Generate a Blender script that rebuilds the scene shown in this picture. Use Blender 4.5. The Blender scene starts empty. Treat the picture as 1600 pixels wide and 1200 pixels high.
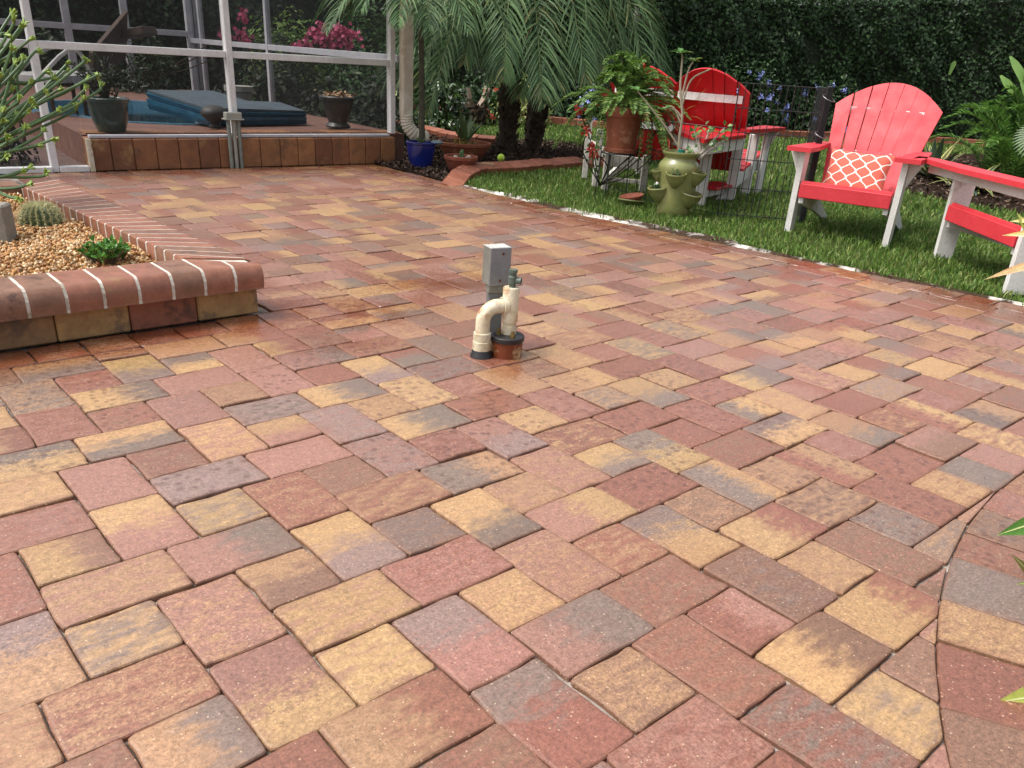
import bpy, math, random
import numpy as np
from mathutils import Vector, Matrix
random.seed(7); RNG=np.random.default_rng(11)
SC=bpy.context.scene; COL=SC.collection
# ------------------------------------------------------------------ camera
FPX,PIT,ROL,YAW,EYE,CX,CY=1275.306,0.4756,0.0674,0.7414,1.0043,791.999,741.825
def _basis():
    fw=np.array([math.sin(YAW)*math.cos(PIT),math.cos(YAW)*math.cos(PIT),-math.sin(PIT)])
    rt=np.array([math.cos(YAW),-math.sin(YAW),0.]); up=np.cross(rt,fw)
    return math.cos(ROL)*rt+math.sin(ROL)*up,-math.sin(ROL)*rt+math.cos(ROL)*up,fw
RT,UP,FW=_basis()
cam=bpy.data.cameras.new('camera'); co=bpy.data.objects.new('camera',cam); COL.objects.link(co); SC.camera=co
cam.sensor_fit='HORIZONTAL'; cam.sensor_width=36; cam.lens=FPX/1600*36
cam.shift_x=(800-CX)/1600; cam.shift_y=(CY-600)/1600; cam.clip_start=.05; cam.clip_end=400
co.matrix_world=Matrix(((RT[0],UP[0],-FW[0],0),(RT[1],UP[1],-FW[1],0),(RT[2],UP[2],-FW[2],EYE),(0,0,0,1)))
# ------------------------------------------------------------------ world, sun, exposure
W=bpy.data.worlds.new('World'); SC.world=W; W.use_nodes=True
nt=W.node_tree; bg=nt.nodes['Background']
sky=nt.nodes.new('ShaderNodeTexSky'); sky.sky_type='NISHITA'; sky.sun_disc=False
SUN_EL,SUN_AZ=math.radians(60),math.radians(-62)      # azimuth from +Y towards +X
sky.sun_elevation=SUN_EL; sky.sun_rotation=SUN_AZ; sky.dust_density=6; sky.air_density=1.0; sky.ozone_density=1.0
hs=nt.nodes.new('ShaderNodeHueSaturation'); hs.inputs['Saturation'].default_value=.35
nt.links.new(sky.outputs[0],hs.inputs['Color']); nt.links.new(hs.outputs[0],bg.inputs[0]); bg.inputs[1].default_value=.15
sun=bpy.data.lights.new('sun','SUN'); sun.energy=1.4; sun.angle=math.radians(17); sun.color=(1,.96,.9)
so=bpy.data.objects.new('sun',sun); COL.objects.link(so)
sd=Vector((math.sin(SUN_AZ)*math.cos(SUN_EL),math.cos(SUN_AZ)*math.cos(SUN_EL),math.sin(SUN_EL)))
so.rotation_euler=sd.to_track_quat('Z','Y').to_euler()
SC.view_settings.view_transform='Standard'; SC.view_settings.look='None'; SC.view_settings.gamma=1
SC.view_settings.use_curve_mapping=False; SC.view_settings.exposure=.69
# ------------------------------------------------------------------ pixel -> place on the ground (photo pixels, 1600 wide)
def ray(x,y): return FW*FPX+RT*(x-CX)-UP*(y-CY)
def G(x,y,z=0.):
    d=ray(x,y); t=(z-EYE)/d[2]; return np.array([d[0]*t,d[1]*t,z])
def ZAT(b,x,y):
    d=ray(x,y); t=(b[0]*d[0]+b[1]*d[1])/(d[0]**2+d[1]**2); return EYE+d[2]*t
def RNGP(x,y,r):
    d=ray(x,y); d=d/np.hypot(d[0],d[1])*r; return np.array([d[0],d[1],EYE+d[2]])
def proj(p):
    X=np.asarray(p,float)-np.array([0,0,EYE]); z=X@FW; return CX+FPX*(X@RT)/z,CY-FPX*(X@UP)/z,z
# ------------------------------------------------------------------ materials
def S(h):
    h=h.lstrip('#'); c=[int(h[i:i+2],16)/255 for i in (0,2,4)]
    return tuple(x/12.92 if x<=.04045 else ((x+.055)/1.055)**2.4 for x in c)+(1,)
def nodes(m):
    m.use_nodes=True; return m.node_tree,m.node_tree.nodes['Principled BSDF']
def add(nt,t,**k):
    n=nt.nodes.new(t)
    for a,b in k.items(): setattr(n,a,b)
    return n
def ramp(nt,fac,stops,interp='LINEAR'):
    r=add(nt,'ShaderNodeValToRGB'); r.color_ramp.interpolation=interp
    e=r.color_ramp.elements
    while len(e)<len(stops): e.new(.5)
    for k,(p,c) in enumerate(stops): e[k].position=p; e[k].color=c if isinstance(c,tuple) else (c,c,c,1)
    nt.links.new(fac,r.inputs[0]); return r.outputs[0]
def noise(nt,vec,scale,detail=3,rough=.6):
    n=add(nt,'ShaderNodeTexNoise'); n.inputs['Scale'].default_value=scale; n.inputs['Detail'].default_value=detail; n.inputs['Roughness'].default_value=rough
    if vec is not None: nt.links.new(vec,n.inputs['Vector'])
    return n.outputs[0]
def mix(nt,a,b,f,mode='MIX'):
    m=add(nt,'ShaderNodeMix',data_type='RGBA',blend_type=mode)
    for s,v in ((0,f),(6,a),(7,b)):
        if hasattr(v,'is_linked') or hasattr(v,'links'): nt.links.new(v,m.inputs[s])
        else: m.inputs[s].default_value=v
    return m.outputs[2]
def bumpn(nt,b,h,strength,dist=.002):
    n=add(nt,'ShaderNodeBump'); n.inputs['Strength'].default_value=strength; n.inputs['Distance'].default_value=dist
    nt.links.new(h,n.inputs['Height']); nt.links.new(n.outputs[0],b.inputs['Normal'])
MATS={}
def mat(name,c,c2=None,rough=.6,scale=25,bump=.25,spec=.5,metal=0,coat=0,c3=None,s3=6,p3=.62,fine=90):
    """noise-mottled paint, clay, stone or metal; c3 = stains with a soft edge"""
    if name in MATS: return MATS[name]
    m=bpy.data.materials.new(name); nt,b=nodes(m)
    pos=add(nt,'ShaderNodeNewGeometry').outputs['Position']
    c=S(c); c2=S(c2) if c2 else tuple(x*.72 for x in c[:3])+(1,)
    f=ramp(nt,noise(nt,pos,scale),[(.3,0.),(.7,1.)]); col=mix(nt,c,c2,f)
    fn=noise(nt,pos,fine,2)
    col=mix(nt,col,ramp(nt,fn,[(.25,.78),(.75,1.12)]),.7,'MULTIPLY')
    if c3: col=mix(nt,col,S(c3),ramp(nt,noise(nt,pos,s3,4,.7),[(p3-.06,0.),(p3+.08,1.)]))
    nt.links.new(col,b.inputs['Base Color'])
    nt.links.new(ramp(nt,noise(nt,pos,scale*1.7),[(.3,max(rough-.1,.03)),(.7,min(rough+.1,1))]),b.inputs['Roughness'])
    b.inputs['Metallic'].default_value=metal; b.inputs['Specular IOR Level'].default_value=spec; b.inputs['Coat Weight'].default_value=coat
    if coat: b.inputs['Coat Roughness'].default_value=.12
    bumpn(nt,b,fn,bump,.0015)
    MATS[name]=m; return m
def leafmat(name,cols,rough=.45,trans=.25,spec=.4):
    """one tint per leaf (loose island), a little light through it"""
    if name in MATS: return MATS[name]
    m=bpy.data.materials.new(name); nt,b=nodes(m); g=add(nt,'ShaderNodeNewGeometry')
    n=len(cols); c=ramp(nt,g.outputs['Random Per Island'],[(i/max(n-1,1),S(x)) for i,x in enumerate(cols)])
    c=mix(nt,c,ramp(nt,noise(nt,g.outputs['Position'],40,2),[(.3,.75),(.7,1.15)]),.6,'MULTIPLY')
    nt.links.new(c,b.inputs['Base Color']); b.inputs['Roughness'].default_value=rough; b.inputs['Specular IOR Level'].default_value=spec
    t=add(nt,'ShaderNodeBsdfTranslucent'); nt.links.new(c,t.inputs[0])
    mx=add(nt,'ShaderNodeMixShader'); mx.inputs[0].default_value=trans
    nt.links.new(b.outputs[0],mx.inputs[1]); nt.links.new(t.outputs[0],mx.inputs[2])
    nt.links.new(mx.outputs[0],nt.nodes['Material Output'].inputs[0]); MATS[name]=m; return m
# ------------------------------------------------------------------ mesh building
def tag(o,label=None,cat=None,group=None,kind=None):
    for k,v in (('label',label),('category',cat),('group',group),('kind',kind)):
        if v: o[k]=v
    return o
def empty(name,loc,label,cat,group=None):
    o=bpy.data.objects.new(name,None); COL.objects.link(o); o.location=loc; o.empty_display_size=.1
    return tag(o,label,cat,group)
ROOT={}
def link(me,name,m,parent=None,smooth=False):
    o=bpy.data.objects.new(name,me); COL.objects.link(o)
    for x in (m if isinstance(m,(list,tuple)) else [m]): me.materials.append(x)
    if parent is not None:
        o.parent=parent; r=parent
        while r.parent is not None: r=r.parent
        if r.location.length>0: me.transform(Matrix.Translation(-r.location))
    if smooth: me.polygons.foreach_set('use_smooth',[True]*len(me.polygons))
    return o
def np_mesh(name,V,F):
    """V (n,3), F (k,m) all faces of one size"""
    me=bpy.data.meshes.new(name); V=np.asarray(V,np.float32); F=np.asarray(F,np.int32)
    me.vertices.add(len(V)); me.vertices.foreach_set('co',V.ravel())
    k,m=F.shape; me.loops.add(k*m); me.loops.foreach_set('vertex_index',F.ravel())
    me.polygons.add(k); me.polygons.foreach_set('loop_start',np.arange(k,dtype=np.int32)*m)
    me.polygons.foreach_set('loop_total',np.full(k,m,np.int32)); me.update(calc_edges=True); return me
class MB:
    def __init__(s): s.v=[];s.f=[];s.mi=[]
    def add(s,v,f,mi=0):
        o=len(s.v); s.v+=[tuple(map(float,x)) for x in v]; s.f+=[tuple(i+o for i in q) for q in f]; s.mi+=[mi]*len(f); return s
    def box(s,c,size,ax=None,ch=.004,mi=0):
        """box centred at c; ax = 3 unit axes; edges chamfered by ch"""
        ax=np.eye(3) if ax is None else np.array(ax,float); h=np.array(size,float)/2; ch=min(ch,h.min()*.6); V=[];idx={}
        for sx in (-1,1):
            for sy in (-1,1):
                for sz in (-1,1):
                    for k in range(3):
                        p=np.array([sx,sy,sz])*h; 
                        for j in range(3):
                            if j!=k: p[j]-=np.array([sx,sy,sz])[j]*ch
                        idx[(sx,sy,sz,k)]=len(V); V.append(np.array(c)+p@ax)
        F=[]
        for k in range(3):
            a,b=(k+1)%3,(k+2)%3
            for sg in (-1,1):
                q=[]
                for (u,w) in ((-1,-1),(1,-1),(1,1),(-1,1)):
                    t=[0,0,0];t[k]=sg;t[a]=u;t[b]=w; q.append(idx[(*t,k)])
                F.append(q if sg>0 else q[::-1])
            for u in (-1,1):
                for w in (-1,1):
                    t=[0,0,0];t[a]=u;t[b]=w
                    t0=list(t);t0[k]=-1;t1=list(t);t1[k]=1
                    q=[idx[(*t0,a)],idx[(*t1,a)],idx[(*t1,b)],idx[(*t0,b)]]; F.append(q if u*w>0 else q[::-1])
        for sx in (-1,1):
            for sy in (-1,1):
                for sz in (-1,1):
                    q=[idx[(sx,sy,sz,k)] for k in range(3)]; F.append(q if sx*sy*sz>0 else q[::-1])
        return s.add(V,F,mi)
    def beam(s,a,b,w,t,up=(0,0,1),ch=.003,mi=0):
        """plank from a to b: w across (perpendicular to up), t along up"""
        a=np.array(a,float);b=np.array(b,float); d=b-a; L=np.linalg.norm(d); d/=L
        u=np.array(up,float); sd=np.cross(u,d); sd/=np.linalg.norm(sd); u=np.cross(d,sd)
        return s.box((a+b)/2,(L,w,t),(d,sd,u),ch,mi)
    def prism(s,pts,axis,mi=0):
        """extrude polygon pts (3d) by vector axis"""
        n=len(pts); p=np.array(pts,float); q=p+np.array(axis,float)
        s.add(list(p)+list(q),[tuple(range(n))[::-1],tuple(range(n,2*n))]+[(i,(i+1)%n,n+(i+1)%n,n+i) for i in range(n)],mi); return s
    def tube(s,pts,r,n=8,cap=True,mi=0):
        pts=np.array(pts,float); m=len(pts); r=np.full(m,r,float) if np.isscalar(r) else np.array(r,float)
        T=np.gradient(pts,axis=0); T/=np.linalg.norm(T,axis=1)[:,None]+1e-12
        u=np.cross(T[0],(0,0,1)); 
        if np.linalg.norm(u)<.1: u=np.cross(T[0],(1,0,0))
        V=[];A=np.linspace(0,2*np.pi,n,endpoint=False)
        for i in range(m):
            u=u-T[i]*(u@T[i]); u/=np.linalg.norm(u); w=np.cross(T[i],u)
            V+=[pts[i]+r[i]*(math.cos(a)*u+math.sin(a)*w) for a in A]
        F=[(i*n+k,i*n+(k+1)%n,(i+1)*n+(k+1)%n,(i+1)*n+k) for i in range(m-1) for k in range(n)]
        if cap: F+=[tuple(range(n))[::-1],tuple(range((m-1)*n,m*n))]
        return s.add(V,F,mi)
    def lathe(s,c,prof,n=28,axis=None,mi=0,close=False,wob=0):
        """profile [(r,z)] turned about the vertical through c (or about axis)"""
        c=np.array(c,float); X=np.eye(3)
        if axis is not None:
            z=np.array(axis,float); z/=np.linalg.norm(z); x=np.cross((0,0,1) if abs(z[2])<.9 else (1,0,0),z); x/=np.linalg.norm(x); X=np.array([x,np.cross(z,x),z])
        V=[]
        for r,z in prof:
            for k in range(n):
                a=2*np.pi*k/n; rr=r*(1+wob*math.sin(3*a+z*20)); V.append(c+np.array([rr*math.cos(a),rr*math.sin(a),z])@X)
        m=len(prof); F=[(i*n+k,i*n+(k+1)%n,(i+1)*n+(k+1)%n,(i+1)*n+k) for i in range(m-1) for k in range(n)]
        if close: F+=[tuple(range(n))[::-1]]
        F+=[tuple(range((m-1)*n,m*n))]
        return s.add(V,F,mi)
    def strip(s,pts,side,wid,mi=0,fold=0,nrm=None):
        """leaf blade along pts, half width wid[i] along side; fold lifts the edges"""
        V=[];m=len(pts); pts=np.array(pts,float); side=np.array(side,float)
        if side.ndim==1: side=np.tile(side,(m,1))
        up=np.zeros((m,3)) if nrm is None else np.tile(np.array(nrm,float),(m,1))
        for i in range(m):
            w=wid[i]; V+=[pts[i]-side[i]*w+up[i]*w*fold,pts[i],pts[i]+side[i]*w+up[i]*w*fold]
        F=[]
        for i in range(m-1):
            F+=[(3*i,3*i+1,3*i+4,3*i+3),(3*i+1,3*i+2,3*i+5,3*i+4)]
        return s.add(V,F,mi)
    def build(s,name,m,parent=None,smooth=False,sharp=40):
        me=bpy.data.meshes.new(name); me.from_pydata(s.v,[],s.f); o=link(me,name,m,parent)
        if len(set(s.mi))>1: me.polygons.foreach_set('material_index',s.mi)
        if smooth:
            me.polygons.foreach_set('use_smooth',[True]*len(me.polygons)); me.set_sharp_from_angle(angle=math.radians(sharp))
        return o
def smoothpath(P,n):
    """Catmull-Rom through P, n samples"""
    P=np.array(P,float); P=np.vstack([2*P[0]-P[1],P,2*P[-1]-P[-2]]); k=len(P)-3; out=[]
    for t in np.linspace(0,k-1e-6,n):
        i=int(t);u=t-i; a,b,c,d=P[i:i+4]
        out.append(.5*((2*b)+(-a+c)*u+(2*a-5*b+4*c-d)*u*u+(-a+3*b-3*c+d)*u**3))
    return np.array(out)
def unit(v): v=np.array(v,float); return v/(np.linalg.norm(v)+1e-12)
def leaf_cloud(name,C,N,L,m,parent=None,Wd=.5,flat=.5,droop=.2):
    """folded diamond leaves at points C facing roughly N, length L (array)"""
    n=len(C); N=N+RNG.normal(0,flat,(n,3)); N/=np.linalg.norm(N,axis=1)[:,None]
    D=RNG.normal(0,1,(n,3)); D[:,2]-=droop; D-=N*(D*N).sum(1)[:,None]; D/=np.linalg.norm(D,axis=1)[:,None]
    Sd=np.cross(N,D); L=np.broadcast_to(L,(n,))[:,None]
    a=C-D*L*.5; b=C+D*L*.5-N*L*.08; l=C+Sd*L*Wd*.5+N*L*.06; r=C-Sd*L*Wd*.5+N*L*.06
    V=np.stack([a,l,b,r],1).reshape(-1,3); i=np.arange(n)*4
    F=np.concatenate([np.stack([i,i+2,i+1],1),np.stack([i,i+3,i+2],1)])
    return link(np_mesh(name,V,F),name,m,parent)
# ================================================================== GROUND AND PATIO
m_soil=mat('soil','#4a3d2f','#2c241c',.95,9,.6)
def sheet(name,pts,z,m,kind='structure'):
    me=bpy.data.meshes.new(name); me.from_pydata([(x,y,z) for x,y in pts],[],[tuple(range(len(pts)))]); o=link(me,name,m); tag(o,kind=kind); return o
sheet('ground',[(-90,-60),(160,-60),(160,160),(-90,160)],-.055,mat('earth','#55603a','#3f4a2a',.95,2,.5))
M=.08382; OU,OV=.522,.071
RC=(2.55,-1.91); RR=2.5                                   # the round border at the near right
def xedge(y): return 4.44 if y>4.3 else 4.44+(4.3-y)*.131
CA=np.array([.9987,-.05,0]); CN=np.array([.05,.9987,0]); C0=np.array([1.96,7.14,0])
def C(s,d,z): return C0+CA*s+CN*d+np.array([0,0,z])
PALC=dict(r='#895a49',p='#976d5f',b='#83624f',y='#b08c62',g='#7b685d',o='#a27d5d',l='#8c736a')
READ="-2,13:o/r 0,10:r/b 0,15:l>ov 0,18:r/l 1,13:r/o 1,21:p/r 1,29:y/o 2,9:r/r 2,11:o>gu 2,15:y/g 2,17:o/p 2,19:y>bu 2,23:y/o 2,25:g>yv 4,11:p>yv 4,19:y>pv 4,22:p/p 4,27:r/p 4,30:g/o 4,35:r/o 5,9:o>ru 5,17:p>gu 5,25:y>gv 6,7:b/r 6,11:y/p 6,13:y/p 6,15:o>bv 6,19:y/g 6,21:l/g 6,23:r/b 6,27:r/b 6,29:y>gu 6,31:r/p 8,7:g>rv 8,10:l>pv 8,15:y>lv 8,18:r/o 8,23:p/y 8,26:p/p 8,31:y>gv 8,34:r/o 9,5:r/p 9,13:r/p 9,21:p/p 9,29:p/p 10,7:b/o 10,9:p>gu 10,11:o/y 10,15:g/b 10,17:o/r 10,19:b/r 10,23:y>pv 10,25:l/g 10,27:o/r 10,31:g>yv 12,3:r/g 12,6:r/b 12,11:p/o 12,14:y>gv 12,19:l/p 12,22:l/p 12,27:p/p 12,30:p/p 12,35:r/o 13,9:b/r 13,17:g>ou 13,25:y>gu 14,3:y/g 14,5:y>bu 14,11:r/o 14,13:p>yu 14,15:o/p 14,19:r/p 14,21:y>gu 14,23:o/y 14,27:r/r 16,2:b/b 16,7:b/g 16,10:g>yv 16,15:p/o 16,18:p>lv 16,23:y/p 17,5:y>ru 17,13:r/r 17,21:r/r 18,7:y/o 18,9:y>ru 18,11:b/o 18,15:y>gv 18,17:r/y 18,19:o/y 18,23:r/p 20,6:b/r 20,11:g>yu 20,14:g>yv 20,19:p/r 20,22:o/o 21,9:o/b 21,17:r/r 22,5:o/g 22,7:g/b 22,11:o/b 22,13:r/b 22,15:r/r 22,19:g/o 22,21:o>yu 24,7:r/r 24,15:r/p 24,18:y>gv 25,13:g>yv 25,21:r/r 26,7:y/r 26,15:g>yu 26,17:r/p 26,19:o/y 28,19:r/p 29,17:y>gu"
KNOWN={}
for t in READ.split():
    k,c=t.split(':'); u,v=k.split(','); KNOWN[(int(u),int(v))]=(c[0],c[2],c[1],c[3:] or 'm')
# -- paver material: two clay tones blended by bt, aggregate flecks, aged edges, drying drops
m_paver=bpy.data.materials.new('paver'); nt,b=nodes(m_paver)
def attr(n): 
    a=add(nt,'ShaderNodeAttribute'); a.attribute_type='GEOMETRY'; a.attribute_name=n; return a
pos=add(nt,'ShaderNodeNewGeometry').outputs['Position']
mp=add(nt,'ShaderNodeMapping'); mp.inputs['Scale'].default_value=(.6,1.5,1); nt.links.new(pos,mp.inputs[0]); n1=noise(nt,mp.outputs[0],26,5,.68); n2=noise(nt,pos,150,3,.7); n3=noise(nt,pos,60,3,.6)
mm=add(nt,'ShaderNodeMath',operation='MULTIPLY_ADD'); nt.links.new(n1,mm.inputs[0]); mm.inputs[1].default_value=4.2
nt.links.new(attr('bt').outputs['Fac'],mm.inputs[2])
m3=add(nt,'ShaderNodeMath',operation='MULTIPLY_ADD'); nt.links.new(n2,m3.inputs[0]); m3.inputs[1].default_value=1.3; nt.links.new(mm.outputs[0],m3.inputs[2])
mr=add(nt,'ShaderNodeMapRange',interpolation_type='SMOOTHSTEP'); nt.links.new(m3.outputs[0],mr.inputs[0]); mr.inputs[1].default_value=2.75-.75; mr.inputs[2].default_value=2.75+.75
col=mix(nt,attr('ca').outputs['Color'],attr('cb').outputs['Color'],mr.outputs[0])
col=mix(nt,col,ramp(nt,n2,[(.28,.5),(.72,1.34)]),.8,'MULTIPLY')
col=mix(nt,col,ramp(nt,n3,[(.3,.74),(.7,1.16)]),.75,'MULTIPLY')
ed=attr('ed').outputs['Fac']
me_=add(nt,'ShaderNodeMath',operation='MULTIPLY'); nt.links.new(ed,me_.inputs[0]); nt.links.new(ramp(nt,n1,[(.3,.15),(.7,1.)]),me_.inputs[1])
col=mix(nt,col,S('#6e4630'),me_.outputs[0])
vo=add(nt,'ShaderNodeTexVoronoi'); vo.inputs['Scale'].default_value=105; nt.links.new(pos,vo.inputs['Vector'])
fl=add(nt,'ShaderNodeMath',operation='MULTIPLY'); nt.links.new(ramp(nt,vo.outputs['Distance'],[(.14,1.),(.24,0.)]),fl.inputs[0])
sp=add(nt,'ShaderNodeSeparateColor'); nt.links.new(vo.outputs['Color'],sp.inputs[0]); nt.links.new(ramp(nt,sp.outputs[0],[(.72,0.),(.82,.5)]),fl.inputs[1])
col=mix(nt,col,S('#d8bd9c'),fl.outputs[0])
vp=add(nt,'ShaderNodeTexVoronoi'); vp.inputs['Scale'].default_value=150; nt.links.new(pos,vp.inputs['Vector'])
sp2=add(nt,'ShaderNodeSeparateColor'); nt.links.new(vp.outputs['Color'],sp2.inputs[0])
pit=add(nt,'ShaderNodeMath',operation='MULTIPLY'); nt.links.new(ramp(nt,vp.outputs['Distance'],[(.12,1.),(.22,0.)]),pit.inputs[0]); nt.links.new(ramp(nt,sp2.outputs[1],[(.8,0.),(.86,.8)]),pit.inputs[1])
col=mix(nt,col,S('#3c2620'),pit.outputs[0])
vd=add(nt,'ShaderNodeTexVoronoi'); vd.inputs['Scale'].default_value=34; nt.links.new(pos,vd.inputs['Vector'])
dr=add(nt,'ShaderNodeMath',operation='MULTIPLY'); nt.links.new(ramp(nt,vd.outputs['Distance'],[(.16,.5),(.42,0.)]),dr.inputs[0]); nt.links.new(attr('wet').outputs['Fac'],dr.inputs[1])
col=mix(nt,col,S('#4a2a22'),dr.outputs[0])
big=noise(nt,pos,1.6,4,.65); col=mix(nt,col,S('#8a5a40'),ramp(nt,big,[(.5,0.),(.8,.32)]))
gn=noise(nt,pos,420,2,.7); col=mix(nt,col,ramp(nt,gn,[(.3,.66),(.7,1.24)]),.7,'MULTIPLY')
dmp=attr('damp').outputs['Fac']; dm=add(nt,'ShaderNodeMath',operation='MULTIPLY'); nt.links.new(dmp,dm.inputs[0]); nt.links.new(ramp(nt,noise(nt,pos,7,4,.6),[(.36,.25),(.56,1.)]),dm.inputs[1])
wc=mix(nt,col,S('#c07848'),.75,'MULTIPLY'); wc=mix(nt,wc,S('#7a4426'),.35); col=mix(nt,col,wc,dm.outputs[0])
nt.links.new(col,b.inputs['Base Color'])
rg=add(nt,'ShaderNodeMath',operation='MULTIPLY_ADD'); nt.links.new(n3,rg.inputs[0]); rg.inputs[1].default_value=.34; rg.inputs[2].default_value=.17
re=add(nt,'ShaderNodeMath',operation='MULTIPLY_ADD'); nt.links.new(ed,re.inputs[0]); re.inputs[1].default_value=.35; nt.links.new(rg.outputs[0],re.inputs[2])
rm=mix(nt,re.outputs[0],(.10,.10,.10,1),dm.outputs[0]); nt.links.new(rm,b.inputs['Roughness']); b.inputs['Specular IOR Level'].default_value=.75
bumpn(nt,b,n2,.3,.0013)
# -- joint sand
m_sand=bpy.data.materials.new('joint_sand'); nt2,b2=nodes(m_sand); pos2=add(nt2,'ShaderNodeNewGeometry').outputs['Position']
nt2.links.new(ramp(nt2,noise(nt2,pos2,9,4,.7),[(.36,S('#4f4036')),(.6,S('#9d948b')),(.8,S('#cfccc8'))]),b2.inputs['Base Color']); b2.inputs['Roughness'].default_value=.95
bumpn(nt2,b2,noise(nt2,pos2,300,2),.6)

def clip(poly,n,c):
    out=[];k=len(poly)
    for i in range(k):
        a,b_=poly[i],poly[(i+1)%k]; da,db=a[0]*n[0]+a[1]*n[1]-c,b_[0]*n[0]+b_[1]*n[1]-c
        if da<=0: out.append(a)
        if da*db<0: t=da/(da-db); out.append((a[0]+(b_[0]-a[0])*t,a[1]+(b_[1]-a[1])*t))
    return out
def area(p): return abs(sum(p[i][0]*p[(i+1)%len(p)][1]-p[(i+1)%len(p)][0]*p[i][1] for i in range(len(p))))/2
def inset(poly,d):
    k=len(poly); Ls=[]
    for i in range(k):
        a,b_=np.array(poly[i]),np.array(poly[(i+1)%k]); e=unit(b_-a); Ls.append((a+np.array([-e[1],e[0]])*d*random.uniform(.35,1.55),e))
    out=[]
    for i in range(k):
        (p,e),(q,f)=Ls[i-1],Ls[i]; den=e[0]*f[1]-e[1]*f[0]
        if abs(den)<.15: return inset_even(poly,d)
        t=((q-p)[0]*f[1]-(q-p)[1]*f[0])/den; x_=p+e*t
        if math.dist(x_,poly[i])>.02: return inset_even(poly,d)
        out.append(tuple(x_))
    return out
def inset_even(poly,d):
    k=len(poly); out=[]
    for i in range(k):
        a,b_,c=[np.array(poly[(i+j)%k]) for j in (-1,0,1)]
        e1=unit(b_-a);e2=unit(c-b_); n1_=np.array([-e1[1],e1[0]]);n2_=np.array([-e2[1],e2[0]]); h=n1_+n2_; q=h@n1_
        out.append(tuple(b_+h*d/max(q,.35)))
    return out
def outline(poly,fine,wob):
    """worn outline: rounded corners, slightly bellied and wavy sides"""
    k=len(poly); cen=np.mean(poly,axis=0); out=[]
    ns=4 if fine else 2
    for i in range(k):
        a,b_,c=[np.array(poly[(i+j)%k]) for j in (-1,0,1)]
        l1,l2=np.linalg.norm(b_-a),np.linalg.norm(c-b_)
        r=min(random.uniform(.005,.014),l1*.3,l2*.3)
        p0=b_+(a-b_)/l1*r; p2=b_+(c-b_)/l2*r
        out+= [p0,b_*.45+(p0+p2)*.275,p2] if fine else [p0,p2]
        e=np.array([-(c-b_)[1],(c-b_)[0]])/l2; amp=random.gauss(0,wob)*min(1,l2/.12); ph=random.uniform(0,6.28); A2=random.gauss(0,wob*.6)
        for j in range(1,ns):
            t=j/ns; out.append(b_+(c-b_)*t+e*(amp*math.sin(math.pi*t)+A2*math.sin(2*math.pi*t+ph)*math.sin(math.pi*t)))
    o_=np.array(out); c_=o_.mean(0)
    for i in range(len(o_)):
        if wob>.001 and random.random()<.06: o_[i]+=(c_-o_[i])/np.linalg.norm(c_-o_[i])*random.uniform(.0015,.005)
    return o_
def paver_geo(poly,fine,z=0.,wob=.0025,thick=.05):
    o=outline(poly,fine,wob); c=o.mean(0); n=len(o)
    tilt=np.array([random.gauss(0,.009),random.gauss(0,.009)]); z0=z+random.gauss(0,.0013)
    def ringz(p,zz): return [(x,y,z0+zz+(np.array([x,y])-c)@tilt) for x,y in p]
    def ins(d):
        v=c-o; L=np.linalg.norm(v,axis=1)[:,None]; return o+v/np.maximum(L,1e-6)*np.minimum(d,L*.7)
    rings=[ringz(o,-thick),ringz(o,-.0042),ringz(ins(.0024),-.0013),ringz(ins(.008),-.0002)]; E=[1.,1.,.75,.25]
    if fine: rings.append(ringz(ins(.03),.0004)); E.append(0.)
    V=[p for r in rings for p in r]; F=[]
    for i in range(len(rings)-1):
        F+=[(i*n+k,i*n+(k+1)%n,(i+1)*n+(k+1)%n,(i+1)*n+k) for k in range(n)]
    F.append(tuple(range((len(rings)-1)*n,len(rings)*n)))
    ed_=[e for e in E for _ in range(n)]
    return V,F,ed_
def jit(c,a=.07):
    h=np.array(S(c)[:3]); k=1+random.gauss(0,a); t=np.array([random.gauss(0,.014) for _ in range(3)]); return tuple(np.clip(h*(k+t),.01,1))
def colours(key,cen):
    """-> ca, cb, band axis ('u','v','m')"""
    if key in KNOWN: a,b_,s,ax=KNOWN[key]
    else:
        far=cen[1]>3.2
        a=random.choices('rpbyogl',[30,22,9,11 if far else 11,12,8,5])[0]; b_=random.choices('rpbyogl',[20,16,14,16,16,14,6])[0]
        ax=random.choice('uvmm'); s='>' if ax!='m' else '/'
    return jit(PALC[a]),jit(PALC[b_]),('m' if s=='/' else (ax if ax in 'uv' else 'v'))
PAV=[]                                                     # (poly, key)
def add_paver(poly,key,planes=(),gap=.0016,minarea=.0012):
    for n,c in planes:
        poly=clip(poly,n,c)
        if len(poly)<3: return
    if len(poly)<3 or area(poly)<minarea: return
    if sum(poly[i][0]*poly[(i+1)%len(poly)][1]-poly[(i+1)%len(poly)][0]*poly[i][1] for i in range(len(poly)))<0: poly=poly[::-1]
    # drop slivers of an edge left by clipping
    q=[p for i,p in enumerate(poly) if math.dist(p,poly[i-1])>.012]
    if len(q)<3: return
    poly=inset(q,gap); 
    if area(poly)<minarea: return
    c=np.mean(poly,axis=0); x,y,z=proj((c[0],c[1],0))
    if z<.2 or not(-420<x<2700 and -200<y<1500): return
    PAV.append((poly,key,c,area(poly)/z**2*(EYE/z) if 0<x<1600 and y<1215 else 0))
BW=.165
pat=[]
for k in range(-4,26):
    R=4*k+1; off=(6+4*(k-3))%8
    for m_ in range(-5,11):
        o=off+8*m_
        pat+=[(o,R,3,2),(o+3,R,3,2),(o+6,R-2,2,3),(o+6,R+1,2,3),(o,R-2,2,2),(o+4,R-2,2,2)]
YW=3.105                                                   # foot of the planter's front wall
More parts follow.
